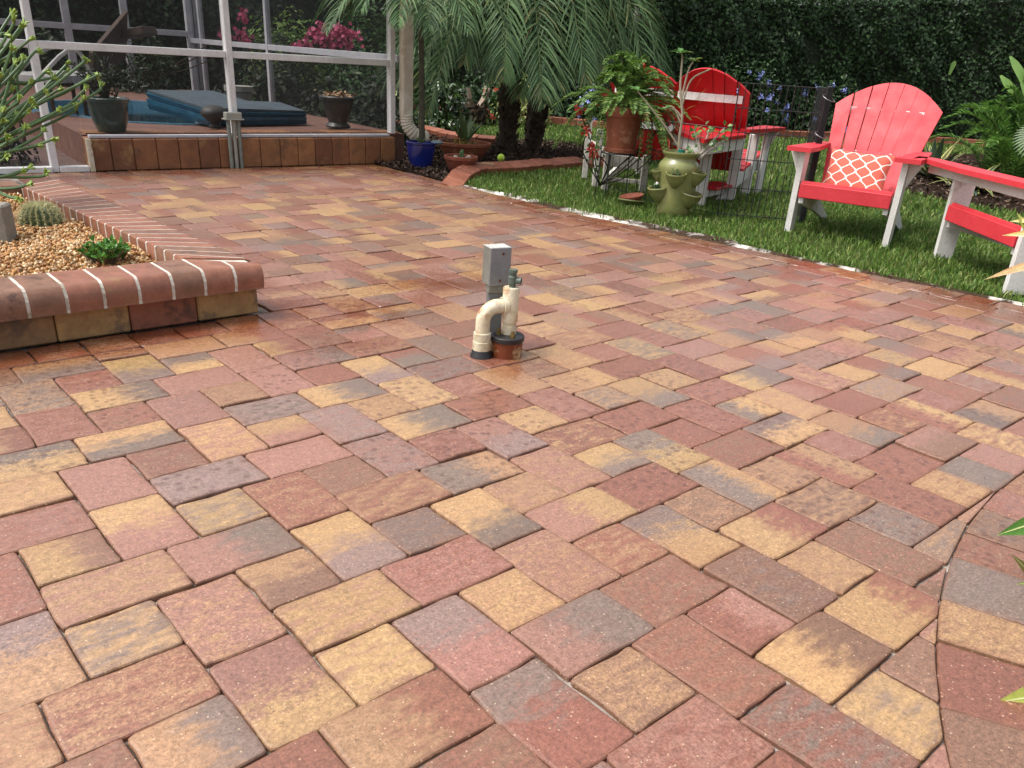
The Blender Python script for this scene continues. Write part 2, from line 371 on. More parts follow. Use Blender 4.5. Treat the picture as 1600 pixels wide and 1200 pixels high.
for (u,v,a,b_) in pat:
    x0,y0,x1,y1=(u+OU)*M,(v+OV)*M,(u+a+OU)*M,(v+b_+OV)*M
    cx,cy=(x0+x1)/2,(y0+y1)/2
    if not(-2<x0 and x1<5.6 and -1<y0 and y1<8): continue
    pl=[]
    if cx<1.42 and cy>YW-.17 :                             # a course of squares runs along the wall
        if cx<1.42-.0 and cy>YW: continue
    lim=(16+OU)*M; extra=None
    if x0<lim and y1>YW-.172:
        if x1>lim+.01: extra=[((-1,0),-lim),((0,1),YW-.002)]
        if y0>YW-.172: 
            if extra: pl=[((-1,0),-lim)]; extra=None
            else: continue
        else: pl.append(((0,1),YW-.172))
        if extra: extra.append(((0,-1),-(YW-.172)))
    if y1>YW and x0<1.415 and x1>1.415 and y0>YW-.172: pl.append(((-1,0),-1.415))
    # knee wall / cage sill
    w=C0+CN*-.004; pl.append(((.05,.9987),float(w[0]*.05+w[1]*.9987)))
    pl.append(((1,0),4.44-BW) if cy>4.3 else ((.9915,.1299),((4.44-BW)+4.3*.131)*.9915))
    d=np.array([cx-RC[0],cy-RC[1]]); L=np.linalg.norm(d)
    if L<RR-.25: continue
    if L<RR+.3: n_=-d/L; pl.append((tuple(n_),float(n_@np.array(RC))-RR))
    add_paver([(x0,y0),(x1,y0),(x1,y1),(x0,y1)],(u,v),pl)
    if extra: add_paver([(x0,y0),(x1,y0),(x1,y1),(x0,y1)],(u,v),extra)
KNOWN.update({('w',i):('r',random.choice('obp'),'/','m') for i in range(-9,10)})
for i in range(-8,9):                                      # squares along the planter wall
    x0=(i*2+OU-0)*M; x1=x0+2*M
    if x1<=(16+OU)*M+.001: add_paver([(x0,YW-.172),(x1,YW-.172),(x1,YW-.004),(x0,YW-.004)],('w',i))
y=-1.2
while y<7.0:                                               # border course beside the lawn
    h=random.choice([.168,.168,.25]); a0,a1=xedge(y),xedge(y+h)
    add_paver([(a0-BW,y),(a0+random.uniform(-.008,.012),y),(a1+random.uniform(-.008,.012),y+h),(a1-BW,y+h)],('e',y),[((.05,.9987),float(C0[0]*.05+C0[1]*.9987)-.004)]); y+=h
ra=['b','r','o','g','o','g','r','p','b','y']
KNOWN.update({('c',i):(a,b_,'/','m') for i,(a,b_) in enumerate(zip('rbrogrbpro','obrygbgrob'))})
for ring in range(3):
    r1=RR+.0012-ring*.262; r0=r1-.258; w=.172/RR*(1+.1*ring); a=math.radians(48)+ring*.03; i=0
    while a<math.radians(150):
        p=lambda r,t:(RC[0]+r*math.cos(t),RC[1]+r*math.sin(t))
        ww=w*random.choice([1,1,1.25,.9]); mid=a+ww/2
        key=('c',int((math.radians(122)-a)/w)) if ring==0 else ('d',ring,i)
        add_paver([p(r0,a),p(r1,a),p(r1,mid),p(r1,a+ww),p(r0,a+ww)][::1],key); a+=ww; i+=1
PAV.sort(key=lambda t:-t[3])
# the patio itself is the bed of joint sand the pavers sit in
bed=[(-3,-2),(5.3,-2),(xedge(1.4)+.01,1.4),(4.45,4.3),(4.445,7.0),(1.96,7.135),(-3,7.38)]
patio=sheet('paver_patio',bed,-.0135,m_sand)
def set_attr(me,name,vals,typ='FLOAT'):
    a=me.attributes.new(name,typ,'POINT'); a.data.foreach_set('value' if typ=='FLOAT' else 'color',np.asarray(vals,np.float32).ravel())
def dampf(V):
    # still damp along the foot of the planter, along the knee wall and round the well pipes
    x,y=V[:,0],V[:,1]; d=np.exp(-(np.maximum(0,3.02-y)/.13)**2)*(1/(1+np.exp((x-1.75)/.09)))*(y<3.2)
    for (cx_,cy_,sx_,sy_) in ((1.78,2.92,.3,.22),(1.93,2.03,.13,.11),(1.45,2.62,.22,.12),(2.35,3.15,.35,.2)): d=np.maximum(d,np.exp(-((x-cx_)/sx_)**2-((y-cy_)/sy_)**2))
    d=np.maximum(d,np.exp(-((6.98-y)/.25)**2)*.6); d=np.maximum(d,np.exp(-((np.array([xedge(v) for v in y])-.1-x)/.22)**2)*.75)
    return d
def dress(poly,V,key,c):
    ca,cb,ax=colours(key,c); V=np.array(V); P=np.array(poly); h=(P.max(0)-P.min(0))/2; n=len(V)
    if ax=='u': bt=(V[:,0]-c[0])/h[0]*1.5
    elif ax=='v': bt=-(V[:,1]-c[1])/h[1]*1.5
    else: bt=np.full(n,random.choice([-.4,-.15,.05]))
    bt=bt+(random.uniform(-.4,.4) if ax!='m' else 0)
    dist=math.hypot(c[0],c[1]); wet=1. if (1.9<dist<4.6 and random.random()<.42) else 0.
    return bt,np.tile([*ca,1],(n,1)),np.tile([*cb,1],(n,1)),np.full(n,wet),dampf(V)
def finish(me,bt,ca,cb,wet,damp,ed_):
    set_attr(me,'bt',bt); set_attr(me,'damp',damp); set_attr(me,'wet',wet); set_attr(me,'ed',ed_); set_attr(me,'ca',ca,'FLOAT_COLOR'); set_attr(me,'cb',cb,'FLOAT_COLOR'); me.materials.append(m_paver)
rest=[[],[],[],[],[],[],[],[]]
for i,(poly,key,c,sz) in enumerate(PAV):
    st=random.getstate(); random.seed(hash(str(key))%1000003 if False else sum(map(ord,str(key)))*977+int(c[0]*1000)*13+int(c[1]*1000))
    fine=i<300 or math.hypot(*c)<3
    V,F,E=paver_geo(poly,fine,wob=.0006 if math.dist(c,RC)<RR+.13 else .0025); bt,ca,cb,wet,dmpv=dress(poly,V,key,c); random.setstate(st)
    if i<300:
        me=bpy.data.meshes.new('paver'); me.from_pydata([(x-c[0],y-c[1],z) for x,y,z in V],[],F); finish(me,bt,ca,cb,wet,dmpv,E)
        o=bpy.data.objects.new('paver',me); COL.objects.link(o); o.location=(c[0],c[1],0); o.parent=patio
    else:
        k=sum(len(q) for q in rest[0]); rest[0].append(V); rest[1]+=[tuple(a+k for a in f) for f in F]
        for j,x in enumerate((bt,ca,cb,wet,dmpv,E)): rest[2+j].append(np.asarray(x))
me=bpy.data.meshes.new('distant_pavers'); me.from_pydata([p for q in rest[0] for p in q],[],rest[1])
finish(me,*[np.concatenate(rest[k]) for k in (2,3,4,5,6,7)])
o=bpy.data.objects.new('distant_pavers',me); COL.objects.link(o); o.parent=patio; tag(o,kind='stuff')
# ================================================================== PLANTER (raised bed)
WHITE=mat('white_mortar','#cfcbc1','#b3aca0',.9,16,.7,c3='#8f8574',s3=11,p3=.6)
BRK=[mat('cap_brick_red','#956350','#7a4f3f',.42,18,.35,c3='#8f6a4a',s3=9),mat('cap_brick_brown','#8b6552','#70503f',.42,18,.35,c3='#3f2d28',s3=8),mat('cap_brick_rust','#9c6a55','#825644',.42,20,.35)]
BLK=[mat('wall_block_tan','#b8935f','#94714a',.7,14,.5,c3='#6a5a48',s3=7,p3=.6),mat('wall_block_red','#a0634a','#82503c',.7,14,.5,c3='#4f3a30',s3=7),mat('wall_block_brown','#96744e','#74573d',.7,14,.5,c3='#5f4f3e',s3=7,p3=.58)]
pl=empty('raised_planter',(1.0,3.2,0),'raised corner planter of tan wall blocks under a white jointed brick cap','planter')
ZB,ZT=.118,.213
# inner core below the soil
c=MB(); c.prism([(-1.2,3.20,-.02),(1.30,3.20,-.02),(1.22,5.42,-.02),(-1.2,5.42,-.02)],(0,0,.15)); c.build('soil_core',m_soil,pl)
x=1.412;k=0
while x>-1.0:
    w=.252; m=MB(); m.box((x-w/2,3.155,ZB/2),(w-.004,.10,ZB-.003),ch=.006); m.build('wall_block',BLK[[2,1,0,2,0,1][k%6]] if k else BLK[0],pl,True); x-=w;k+=1
yy=3.21;k=0
while yy<5.4:
    t=(yy-3.1)/2.3; m=MB(); m.box((1.36-.08*t,yy+.125,ZB/2),(.10,.248,ZB-.003),ch=.006); m.build('wall_block',BLK[k%3],pl,True); yy+=.252;k+=1
def cap(poly2,front,name='cap_brick'):
    """bullnosed cap brick: top outline poly2 (4 pts: outer a, outer b, inner b, inner a)"""
    oa,ob,ib,ia=[np.array([*p,0.]) for p in poly2]; H=ZT-ZB; k_=.0008 if front=='mortar' else 0
    prof=[(0.0,.012),(-.004,.025),(-.004,.055),(.004,H-.022),(.014,H-.008),(.028,H-.001),(.05,H)]
    V=[];da=(ia-oa);db=(ib-ob);la=np.linalg.norm(da);lb=np.linalg.norm(db)
    for d,z in [(d+k_,z-k_) for d,z in prof]: V+= [oa+da/la*min(d,la*.9)+(0,0,ZB+z),ob+db/lb*min(d,lb*.9)+(0,0,ZB+z)]
    V+=[ia-da/la*(.006+k_)+(0,0,ZT-k_),ib-db/lb*(.006+k_)+(0,0,ZT-k_),ia+(0,0,ZT-.007),ib+(0,0,ZT-.007),ia+(0,0,ZB),ib+(0,0,ZB),oa+(0,0,ZB),ob+(0,0,ZB)]
    n=len(V)//2; F=[(2*i,2*i+1,2*i+3,2*i+2) for i in range(n-1)]+[(2*n-2,2*n-1,1,0)]
    F+=[tuple(range(0,2*n,2)),tuple(range(1,2*n,2))[::-1]]
    if front=='mortar': MO.add(V,F); return
    m=MB(); m.add(V,F); m.build(name,random.choice(BRK),pl,True,35)
MO=MB()
def lerp(a,b,t): return (a[0]+(b[0]-a[0])*t,a[1]+(b[1]-a[1])*t)
Ao,Ai=(1.425,3.045),(1.185,3.262)                          # outer and inner corner
Bo,Bi=(1.325,5.38),(1.068,5.20)                            # far end
# side row, going away
no=22
for i in range(no):
    t0,t1=i/no,(i+1)/no; g=.0066/2.3; cap((lerp(Ao,Bo,t1-g*1.05),lerp(Ao,Bo,t1+g*1.05),lerp(Ai,Bi,t1+g*1.05),lerp(Ai,Bi,t1-g*1.05)),'mortar')
    cap((lerp(Ao,Bo,t0+g+(.04 if i==0 else 0)),lerp(Ao,Bo,t1-g),lerp(Ai,Bi,t1-g),lerp(Ai,Bi,t0+g+(0 if i else .003))),False)
# front row, mitred into the corner
x=Ao[0]-.012;w=.121;k=0
def mit(x): # y of the inner edge: back to the mitre line near the corner
    t=(Ao[0]-x)/(Ao[0]-Ai[0]); return Ao[1]+min(t,1)*(Ai[1]-Ao[1])-.004
while x>-.95:
    x0=x-w+.0115; cap(((x0-.0117,Ao[1]),(x0+.0002,Ao[1]),(x0+.0002,mit(x0)),(x0-.0117,mit(x0-.0115))),'mortar')
    if mit(x)-Ao[1]>.02 or k==0: cap(((x0,Ao[1]),(x,Ao[1]),(x,max(mit(x),Ao[1]+.03)),(x0,mit(x0))),True)
    x-=w;k+=1
# back row
for i in range(18):
    x1=Bi[0]+.0-i*.121; cap(((x1-.114,5.43),(x1,5.43-.0),(x1,5.21),(x1-.114,5.21)),False)
mo=MB()                                                    # mortar bed shows white in every joint
mo.prism([(-1.0,Ao[1]+.03,ZB+.004),(Ao[0]-.03,Ao[1]+.03,ZB+.004),(Ai[0]+.003,Ai[1]-.002,ZB+.004),(-1.0,Ai[1]-.008,ZB+.004)],(0,0,ZT-ZB-.012))
mo.prism([(Ao[0]-.03,Ao[1]+.03,ZB+.004),(Bo[0]-.03,Bo[1],ZB+.004),(Bi[0]+.006,Bi[1],ZB+.004),(Ai[0]+.005,Ai[1],ZB+.004)],(0,0,ZT-ZB-.012))
mo.prism([(-1.0,5.22,ZB+.004),(Bi[0],5.22,ZB+.004),(Bi[0],5.42,ZB+.004),(-1.0,5.42,ZB+.004)],(0,0,ZT-ZB-.0095))
mo.v,mo.f,mo.mi=mo.v,mo.f,mo.mi; mo.add(MO.v,MO.f); mo.build('mortar',WHITE,pl)
# gravel
gm=leafmat('gravel',['#c49a66','#a5763f','#d3b88c','#8a5a30','#b5834c','#dccba8','#96683e','#bf8d52','#74492a'],.6,0,.4)
def pebbles(name,n,xy,z0,smin,smax,m,kind='stuff',parent=None):
    base=np.array([(1,0,0),(0,1,0),(-1,0,0),(0,-1,0),(0,0,1),(0,0,-.6),(.6,.6,.45),(-.6,-.6,.45)],float)
    F0=np.array([(0,6,4),(6,1,4),(1,2,4),(2,7,4),(7,3,4),(3,0,4),(0,1,6),(2,3,7),(1,0,5),(2,1,5),(3,2,5),(0,3,5)])
    P=xy(n); n=len(P); s=RNG.uniform(smin,smax,n); A=RNG.normal(0,1,(n,3,3)); Q=np.linalg.qr(A)[0]
    base_=base[None]*(s[:,None,None]*RNG.uniform(.55,1.1,(n,1,3)))+RNG.normal(0,.1,(n,8,3))*s[:,None,None]
    V=np.einsum('nij,nkj->nki',Q,base_); V[:,:,:2]+=P[:,None,:2]; V[:,:,2]+=z0+RNG.uniform(-.3,.8,n)[:,None]*s[:,None]+(P[:,2] if P.shape[1]>2 else np.zeros(n))[:,None]
    F=(F0[None]+np.arange(n)[:,None,None]*8).reshape(-1,3)
    o=link(np_mesh(name,V.reshape(-1,3),F),name,m,parent); tag(o,kind=kind); return o
def bedxy(n):
    P=np.stack([RNG.uniform(-.6,1.2,n),RNG.uniform(3.24,5.22,n)],1); P=P[P[:,0]<1.19-.07*(P[:,1]-3.2)-.01]
    h=.02*np.sin(P[:,0]*5)*np.cos(P[:,1]*4)+.012*np.sin(P[:,1]*9); return np.c_[P,h]
gs=sheet('planter_soil',[(-1,3.2),(1.2,3.2),(1.1,5.3),(-1,5.3)],.142,mat('gravel_bed','#a8865a','#7a5a3a',.9,40,.6)); 
go=pebbles('gravel',22000,bedxy,.156,.006,.0125,gm); go['label']='tan and rust coloured pea gravel filling the raised planter'
# barrel cactus
def barrel_cactus(c,r,h,label):
    e=empty('barrel_cactus',c,label,'cactus'); nr=19;m=MB();V=[]
    n=nr*4; prof=[(r*math.cos(t)**.55,h*math.sin(t)) for t in np.linspace(.0,1.5,11)]
    for q,z in prof:
        for k in range(n):
            a=2*math.pi*k/n; rr=q*(1+.09*math.cos(a*nr)); V.append((c[0]+rr*math.cos(a),c[1]+rr*math.sin(a),c[2]+z))
    m.add(V,[(i*n+k,i*n+(k+1)%n,(i+1)*n+(k+1)%n,(i+1)*n+k) for i in range(10) for k in range(n)]+[tuple(range(10*n,11*n))]); m.build('body',mat('cactus_skin','#5b6a45','#46553a',.6,30,.3),e,True)
    sp=MB()
    for j in range(nr):
        a=2*math.pi*j/nr
        for t in np.linspace(.08,1.5,15):
            q,z=r*math.cos(t)**.55*1.09,h*math.sin(t); b=np.array([c[0]+q*math.cos(a),c[1]+q*math.sin(a),c[2]+z]); N=unit((math.cos(a)*math.cos(t),math.sin(a)*math.cos(t),math.sin(t)*1.2))
            for _ in range(9):
                d=unit(N+RNG.normal(0,.55,3))*random.uniform(.014,.026); s_=unit(np.cross(d,RNG.normal(0,1,3)))*.0012
                sp.add([b-s_,b+s_,b+d],[(0,1,2)])
    sp.build('spines',leafmat('cactus_spines',['#d8d2a8','#c9c58e','#e6e2c0','#b7b07a'],.6,.1),e); return e
barrel_cactus((.95,4.36,.158),  .082,.098,'round ribbed barrel cactus with pale spines in the gravel planter')
# small succulent with paddle leaves
def succulent(c,r,h,label,cols,n=26,name='succulent'):
    e=empty(name,c,label,'succulent'); st=MB(); lf=MB()
    for i in range(n):
        a=random.uniform(0,6.28); q=r*math.sqrt(random.random()); top=np.array([c[0]+q*math.cos(a),c[1]+q*math.sin(a),c[2]+h*(1-.45*(q/r)**2)*random.uniform(.75,1.05)])
        b=np.array(c)+np.array([math.cos(a),math.sin(a),0])*q*.25; st.tube(smoothpath([b,(b+top)/2+RNG.normal(0,.008,3),top],5),[.006,.0055,.005,.004,.003],5)
        for k in range(16):
            t=random.uniform(.45,1.05); p=b+(top-b)*t; d=unit((random.gauss(0,1),random.gauss(0,1),random.uniform(.3,1.6))); L=random.uniform(.018,.03); s_=unit(np.cross(d,RNG.normal(0,1,3)))
            lf.strip([p,p+d*L*.4,p+d*L*.8,p+d*L],s_,[.002,.006,.006,.001],fold=.3,nrm=unit(np.cross(s_,d)))
    st.build('stem',mat('succulent_stem','#6a5a42','#4b3f30',.8,40),e,True); lf.build('leaves',leafmat('succulent_leaf_'+cols[0][1:],cols,.4,.2),e); return e
succulent((.97,3.53,.15),.10,.105,'low bright green branching succulent near the planter corner',['#4f7f35','#5f9440','#3f6a2c','#79a94e'])
# grey stone block at the left edge
e=empty('stone_block',(.69,4.2,.15),'pale grey upright stone slab standing in the gravel','stone'); m=MB(); gq=G(-9,374,.16); m.box((gq[0],gq[1],.225),(.16,.10,.17),ax=((.85,-.53,0),(.53,.85,0),(0,0,1)),ch=.008); m.build('slab',mat('grey_stone','#8f8a80','#77726a',.85,20,.6),e)
# pencil-cactus bush reaching across from the left
e=empty('pencil_cactus',(.38,4.72,.15),'sprawling green pencil cactus with yellow tips at the planter edge','plant')
grn=mat('pencil_stem','#4d6b38','#3a5530',.45,12,.15); tip=mat('pencil_tip','#93a845','#71903a',.5,40,.2)
root=np.array([.40,4.70,.17]); tipspx=[(158,132,5.0),(135,93,4.95),(152,118,5.0),(130,155,4.9),(105,100,5.1),(120,167,4.9),(60,80,5.0),(30,95,4.9),(36,92,4.8),(70,145,4.8),(48,130,4.8),(95,140,5.1),(75,112,5.0),(60,228,4.6),(67,205,4.7),(72,270,4.5),(45,288,4.35),(22,30,4.9),(35,40,4.95),(38,35,5.0),(12,55,4.9),(20,20,5.1),(35,268,4.5),(92,172,4.8),(42,175,4.7),(40,200,4.6),(30,155,4.7),(25,180,4.7),(15,120,4.9),(88,128,5.0),(52,165,4.85),(20,140,4.9),(8,95,5.0),(5,190,4.6),(12,215,4.5),(10,245,4.5)]
tp=MB()
for i,(px,py,rg_) in enumerate(tipspx):
    T=RNGP(px,py,rg_); ro=root+RNG.normal(0,.06,3)*(1,1,.15); ro[2]=max(ro[2],.16); d=T-ro
    low=T[2]<.32
    mid=ro+d*.45+np.array([0,0,.05+(.22 if low else -.06)*np.linalg.norm(d)*(.6 if low else .4)])+RNG.normal(0,.02,3); q=smoothpath([ro,mid,T-unit(d)*.06+RNG.normal(0,.008,3),T],14)
    m=MB(); m.tube(q,np.linspace(.0085,.0055,14),7)
    if i%2==0:                                             # a side branch
        b=q[7]; d2=unit(unit(d)+RNG.normal(0,.35,3)+(0,0,.2)); q2=smoothpath([b,b+d2*.08,b+d2*.2+(0,0,.02)],6); m.tube(q2,np.linspace(.008,.006,6),6)
    m.build('stem',grn,e,True)
    for T_,qq in [(q[-1],q)]+([(q2[-1],q2)] if i%2==0 else []):
        dd=unit(qq[-1]-qq[-2])
        for _ in range(9):
            a=unit(dd+RNG.normal(0,.6,3)); tp.tube([T_-dd*.02*random.random(),T_+a*.013,T_+a*.024],[.004,.0045,.0015],5)
tag(tp.build('leaf_tips',tip,e,True),kind='stuff')
# ================================================================== POOL CAGE
ALU=mat('white_aluminium','#dcdcda','#c9c9c8',.4,8,.1,c3='#b39c6c',s3=3,p3=.74); ALU2=mat('grey_aluminium','#b9b9bd','#a5a5aa',.45,8,.1)
AX=(CA,CN,(0,0,1))
kw=empty('knee_wall',C(1.4,.1,0),'low wall of brown paver blocks under the pool screen','wall')
KB=[mat('knee_block_a','#8f5f3c','#74492f',.65,11,.4,c3='#5d4531',s3=6),mat('knee_block_b','#7d5034','#654029',.65,11,.4,c3='#8f6f48',s3=6),mat('knee_block_c','#9a6a42','#7c5334',.65,12,.4,c3='#5a4230',s3=5)]
s=.015
while s<2.73:
    w=random.uniform(.155,.185); w=min(w,2.765-s); m=MB(); m.box(C(s+w/2,.10+random.gauss(0,.0015),.1165),(w-.004,.2,.233),AX,.007); m.build('block',random.choice(KB),kw,True); s+=w
m=MB(); m.box(C(1.38,.105,.1),(2.70,.17,.2),AX); m.build('mortar_core',mat('dark_mortar','#4a3a2e','#3a2e25',.95),kw)
cage=empty('pool_screen_enclosure',C(1.2,0,0),'white framed pool screen enclosure above the low brick wall','screen enclosure')
ZK=.236
def post(s,d,z0,z1,w=.05,t=.075,mt=None,name='post'):
    m=MB(); m.box(C(s,d,(z0+z1)/2),(w,t,z1-z0),AX,.003); m.build(name,mt or ALU,cage)
post(-.235,.05,.0,2.9); post(1.19,.05,ZK+.03,2.9); post(2.715,.05,ZK+.03,2.9); post(-1.9,.05,.03,2.9)
m=MB(); m.box(C(.02,-.002,.118),(.035,.05,.235),AX,.003); m.build('door_jamb',mat('stained_aluminium','#cfcbbd','#b5a98a',.5,14,.2,c3='#8f7040',s3=12,p3=.6),cage)
def rail(s0,s1,d,z,h=.05,t=.05,mt=None,name='rail'):
    m=MB(); m.box(C((s0+s1)/2,d,z),(s1-s0,t,h),AX,.003); m.build(name,mt or ALU,cage)
for s0,s1 in ((-1.875,-.262),(-.208,1.163),(1.217,2.69)): rail(s0,s1,.05,.862); rail(s0,s1,.05,2.3)
rail(.04,1.16,.05,ZK+.012,.022,.06,ALU2); rail(1.22,2.68,.05,ZK+.012,.022,.06,ALU2); rail(-1.875,-.262,.03,.02,.04,.08,ALU); rail(-.208,.0,.03,.02,.04,.08,ALU)
# side and back of the cage: posts standing on the deck
SX=2.86
def PY(px,py,Y):
    d=ray(px,py); t=Y/d[1]; return np.array([d[0]*t,Y,EYE+d[2]*t])
DK=.245
for d_ in (3.1,5.3): post(SX,d_,DK,2.9,.06,.06,ALU2)
YB=5.75
for px in (100,190,300): q=PY(px,20,C(0,YB,0)[1]); s_=(q-C0)@CA; post(s_,YB,DK,2.9,.09,.06,ALU2)
post(-2.2,YB,DK,2.9,.09,.06,ALU2); post(SX,YB,DK,2.9,.09,.09,ALU2)
for z in (.98,2.3): rail(-2.2,SX-.05,YB,z,.07,.05,ALU2)
for z in (.9,2.3):
    m=MB(); m.box(C(SX,(YB+.1)/2,z),(.05,YB-.2,.06),AX,.003); m.build('rail',ALU2,cage)
# insect screen: fine dark mesh that is half air
def screenmat(name,op):
    m=bpy.data.materials.new(name); nt,b=nodes(m); b.inputs['Base Color'].default_value=S('#141618'); b.inputs['Roughness'].default_value=.6; b.inputs['Alpha'].default_value=op; return m
SCR=screenmat('insect_screen',.42); SCR2=screenmat('insect_screen_far',.3)
def screen(s0,s1,d0,d1,z0,z1,m_):
    m=MB(); m.add([C(s0,d0,z0),C(s1,d1,z0),C(s1,d1,z1),C(s0,d0,z1)],[(0,1,2,3)]); m.build('screen_panel',m_,cage)
for s0,s1,z0 in ((-1.875,-.262,.04),(-.208,1.163,.0),(1.217,2.69,.0)):
    z0=max(z0,ZK+.03) if s0>0 else .04
    if s0==-.208:
        screen(-.208,.0,.056,.056,.04,.835,SCR); screen(.002,1.163,.056,.056,ZK+.03,.835,SCR)
    else: screen(s0,s1,.056,.056,z0,.835,SCR)
    screen(s0,s1,.056,.056,.89,2.28,SCR)
screen(SX,SX,.12,YB-.1,DK+.01,2.28,SCR2); screen(-2.2,SX-.06,YB,YB,DK+.01,2.28,SCR2)
# deck and pool
DKM=mat('deck_brick','#7d584a','#634438',.7,9,.4,c3='#5a4238',s3=3)
P0=C(.02,.21,DK); 
hole=[(2.62,8.28),(3.1,7.98),(3.9,8.1),(4.35,8.6),(4.3,10.2),(3.4,10.9),(2.4,10.5),(2.15,9.4)]
outer=[C(.03,.205,0)[:2],C(2.95,.205,0)[:2],C(2.95,6.2,0)[:2],C(-2.4,6.2,0)[:2],C(-2.4,4.2,0)[:2],C(-.2,4.2,0)[:2],C(.10,2.4,0)[:2]]
# deck top as a ring of quads between outer and pool edge
import bmesh
def ringdeck():
    n=72; cen=np.array([3.3,9.4]); R_=[]
    def hit(poly,a):
        d=np.array([math.cos(a),math.sin(a)]); best=None;k=len(poly)
        for i in range(k):
            p=np.array(poly[i])-cen;q=np.array(poly[(i+1)%k])-cen; e_=q-p; den=d[0]*e_[1]-d[1]*e_[0]
            if abs(den)<1e-9: continue
            t=(p[0]*e_[1]-p[1]*e_[0])/den; u=(p[0]*d[1]-p[1]*d[0])/den
            if t>0 and -1e-6<=u<=1+1e-6 and (best is None or t>best): best=t
        return cen+d*best
    A=sorted(set([2*math.pi*i/n for i in range(n)]+[math.atan2(*(np.array(p)-cen)[::-1])%(2*math.pi) for p in outer]))
    O=[hit(outer,a) for a in A]
    H=np.array([hit(hole,a) for a in A]); H=(H+np.roll(H,1,0)+np.roll(H,-1,0))/3
    return O,H
O_,H_=ringdeck(); k=len(O_)
m=MB(); m.add([(*p,DK) for p in O_]+[(*p,DK) for p in H_]+[(*p,-.02) for p in O_],[(i,(i+1)%k,k+(i+1)%k,k+i) for i in range(k)]+[(2*k+i,2*k+(i+1)%k,(i+1)%k,i) for i in range(k)]); dk=m.build('pool_deck',DKM); tag(dk,kind='structure')
cen=H_.mean(0)
m=MB(); Hi=cen+(H_-cen)*.965
m.add([(*p,DK+.012) for p in H_]+[(*p,DK+.012) for p in Hi]+[(*p,-.4) for p in Hi]+[(*p,DK-.02) for p in H_],[(i,(i+1)%k,k+(i+1)%k,k+i) for i in range(k)]+[(k+i,k+(i+1)%k,2*k+(i+1)%k,2*k+i) for i in range(k)]+[(3*k+i,3*k+(i+1)%k,(i+1)%k,i) for i in range(k)]+[tuple(range(2*k,3*k))[::-1]])
po=m.build('pool_basin',mat('pool_tile','#6f9fb5','#4f7f98',.25,30,.2)); tag(po,kind='structure')
m=MB(); m.add([(*p,DK-.06) for p in (cen+(H_-cen)*.964)],[tuple(range(k))]); w=m.build('pool_water',mat('water','#1f4a5c','#17394a',.06,6,.1,spec=.6)); tag(w,kind='structure')
# joints scored in the deck courses near the wall: real brick coping along the deck's front edge
dkp=[]
for i in range(15):
    s_=.06+i*.19; m=MB(); m.box(C(s_+.09,.33,DK+.006),(.184,.22,.014),AX,.004); m.build('coping_brick',random.choice(KB),dk)
sheet('lower_terrace',[C(-4,.12,0)[:2],C(.05,.12,0)[:2],C(.12,2.4,0)[:2],C(-.2,4.25,0)[:2],C(-4,6,0)[:2]],.004,mat('terrace_brick','#6a5148','#53403a',.8,7,.4))
# faded blue ridged cover lying across the pool edge
BLU=mat('blue_vinyl','#256a86','#1f5570',.45,10,.3,c3='#5f8fa3',s3=4); BLT=mat('grey_vinyl','#48565f','#3b4850',.7,8,.4)
e=empty('pool_cover',(3.4,8.3,DK),'faded blue ridged cover lying folded across the pool edge','pool cover')
def slab(a,b,back,h,name,rid=3):
    """ridged front face from a to b (bottom corners), leaning back"""
    a,b,back=map(np.array,(a,b,back)); m=MB(); top=MB()
    for r_ in range(rid):
        z0,z1=h*r_/rid,h*(r_+1)/rid-.006; m.prism([a+(0,0,z0)-back*.02*(r_%2),b+(0,0,z0*.8)-back*.02*(r_%2),b+(0,0,z1*.8)-back*.03,a+(0,0,z1)-back*.03],back*.14)
    m.build(name,BLU,e); top.prism([a+(0,0,h),b+(0,0,h*.8),b+back+(0,0,h*.75),a+back+(0,0,h*.95)],(0,0,.02)); top.build('cover_top',BLT,e)
a1=np.array([3.02,8.72,0]); a1[2]=ZAT(a1,212,170); b1=np.array([3.22,7.80,0]); b1[2]=max(ZAT(b1,318,196),DK+.005)
slab(a1,b1,np.array([.75,.25,.0]),.15,'cover_panel',3)
a2=np.array([3.38,7.86,DK+.016]); b2=np.array([4.28,7.98,DK+.016]); slab(a2,b2,np.array([.1,.75,.03]),.125,'cover_panel',3)
m=MB(); m.beam(b1+(.0,-.03,.02),b1+(.09,-.02,.15),.05,.03); m.build('cover_end',mat('blue_end','#5a9dbd','#4a86a5',.4),e)
def pot(name,c,prof,mt,label,cat,soil=None,n=32,parts=None,rimz=None,group=None):
    e=empty(name,c,label,cat,group); m=MB(); m.lathe(c,prof,n,close=True); m.build('pot_body',mt,e,True,50)
    if soil is not None:
        r,z=soil; s_=MB(); s_.lathe(c,[(r,z-.02),(r,z),(r*.6,z+.008),(.01,z+.01)],20); s_.build('soil',m_soil,e)
    return e
def wallpot(r0,r1,h,rim=.02,th=.02,belly=0):
    return [(r0*.9,0),(r0,.004),(r0+(r1-r0)*.35+belly,h*.35),(r0+(r1-r0)*.7+belly*.8,h*.7),(r1,h-rim*1.6),(r1+rim*.5,h-rim*1.4),(r1+rim*.6,h-rim*.3),(r1+rim*.3,h),(r1-th*.5,h),(r1-th,h-.01),(r1-th-.005,h-.06)]
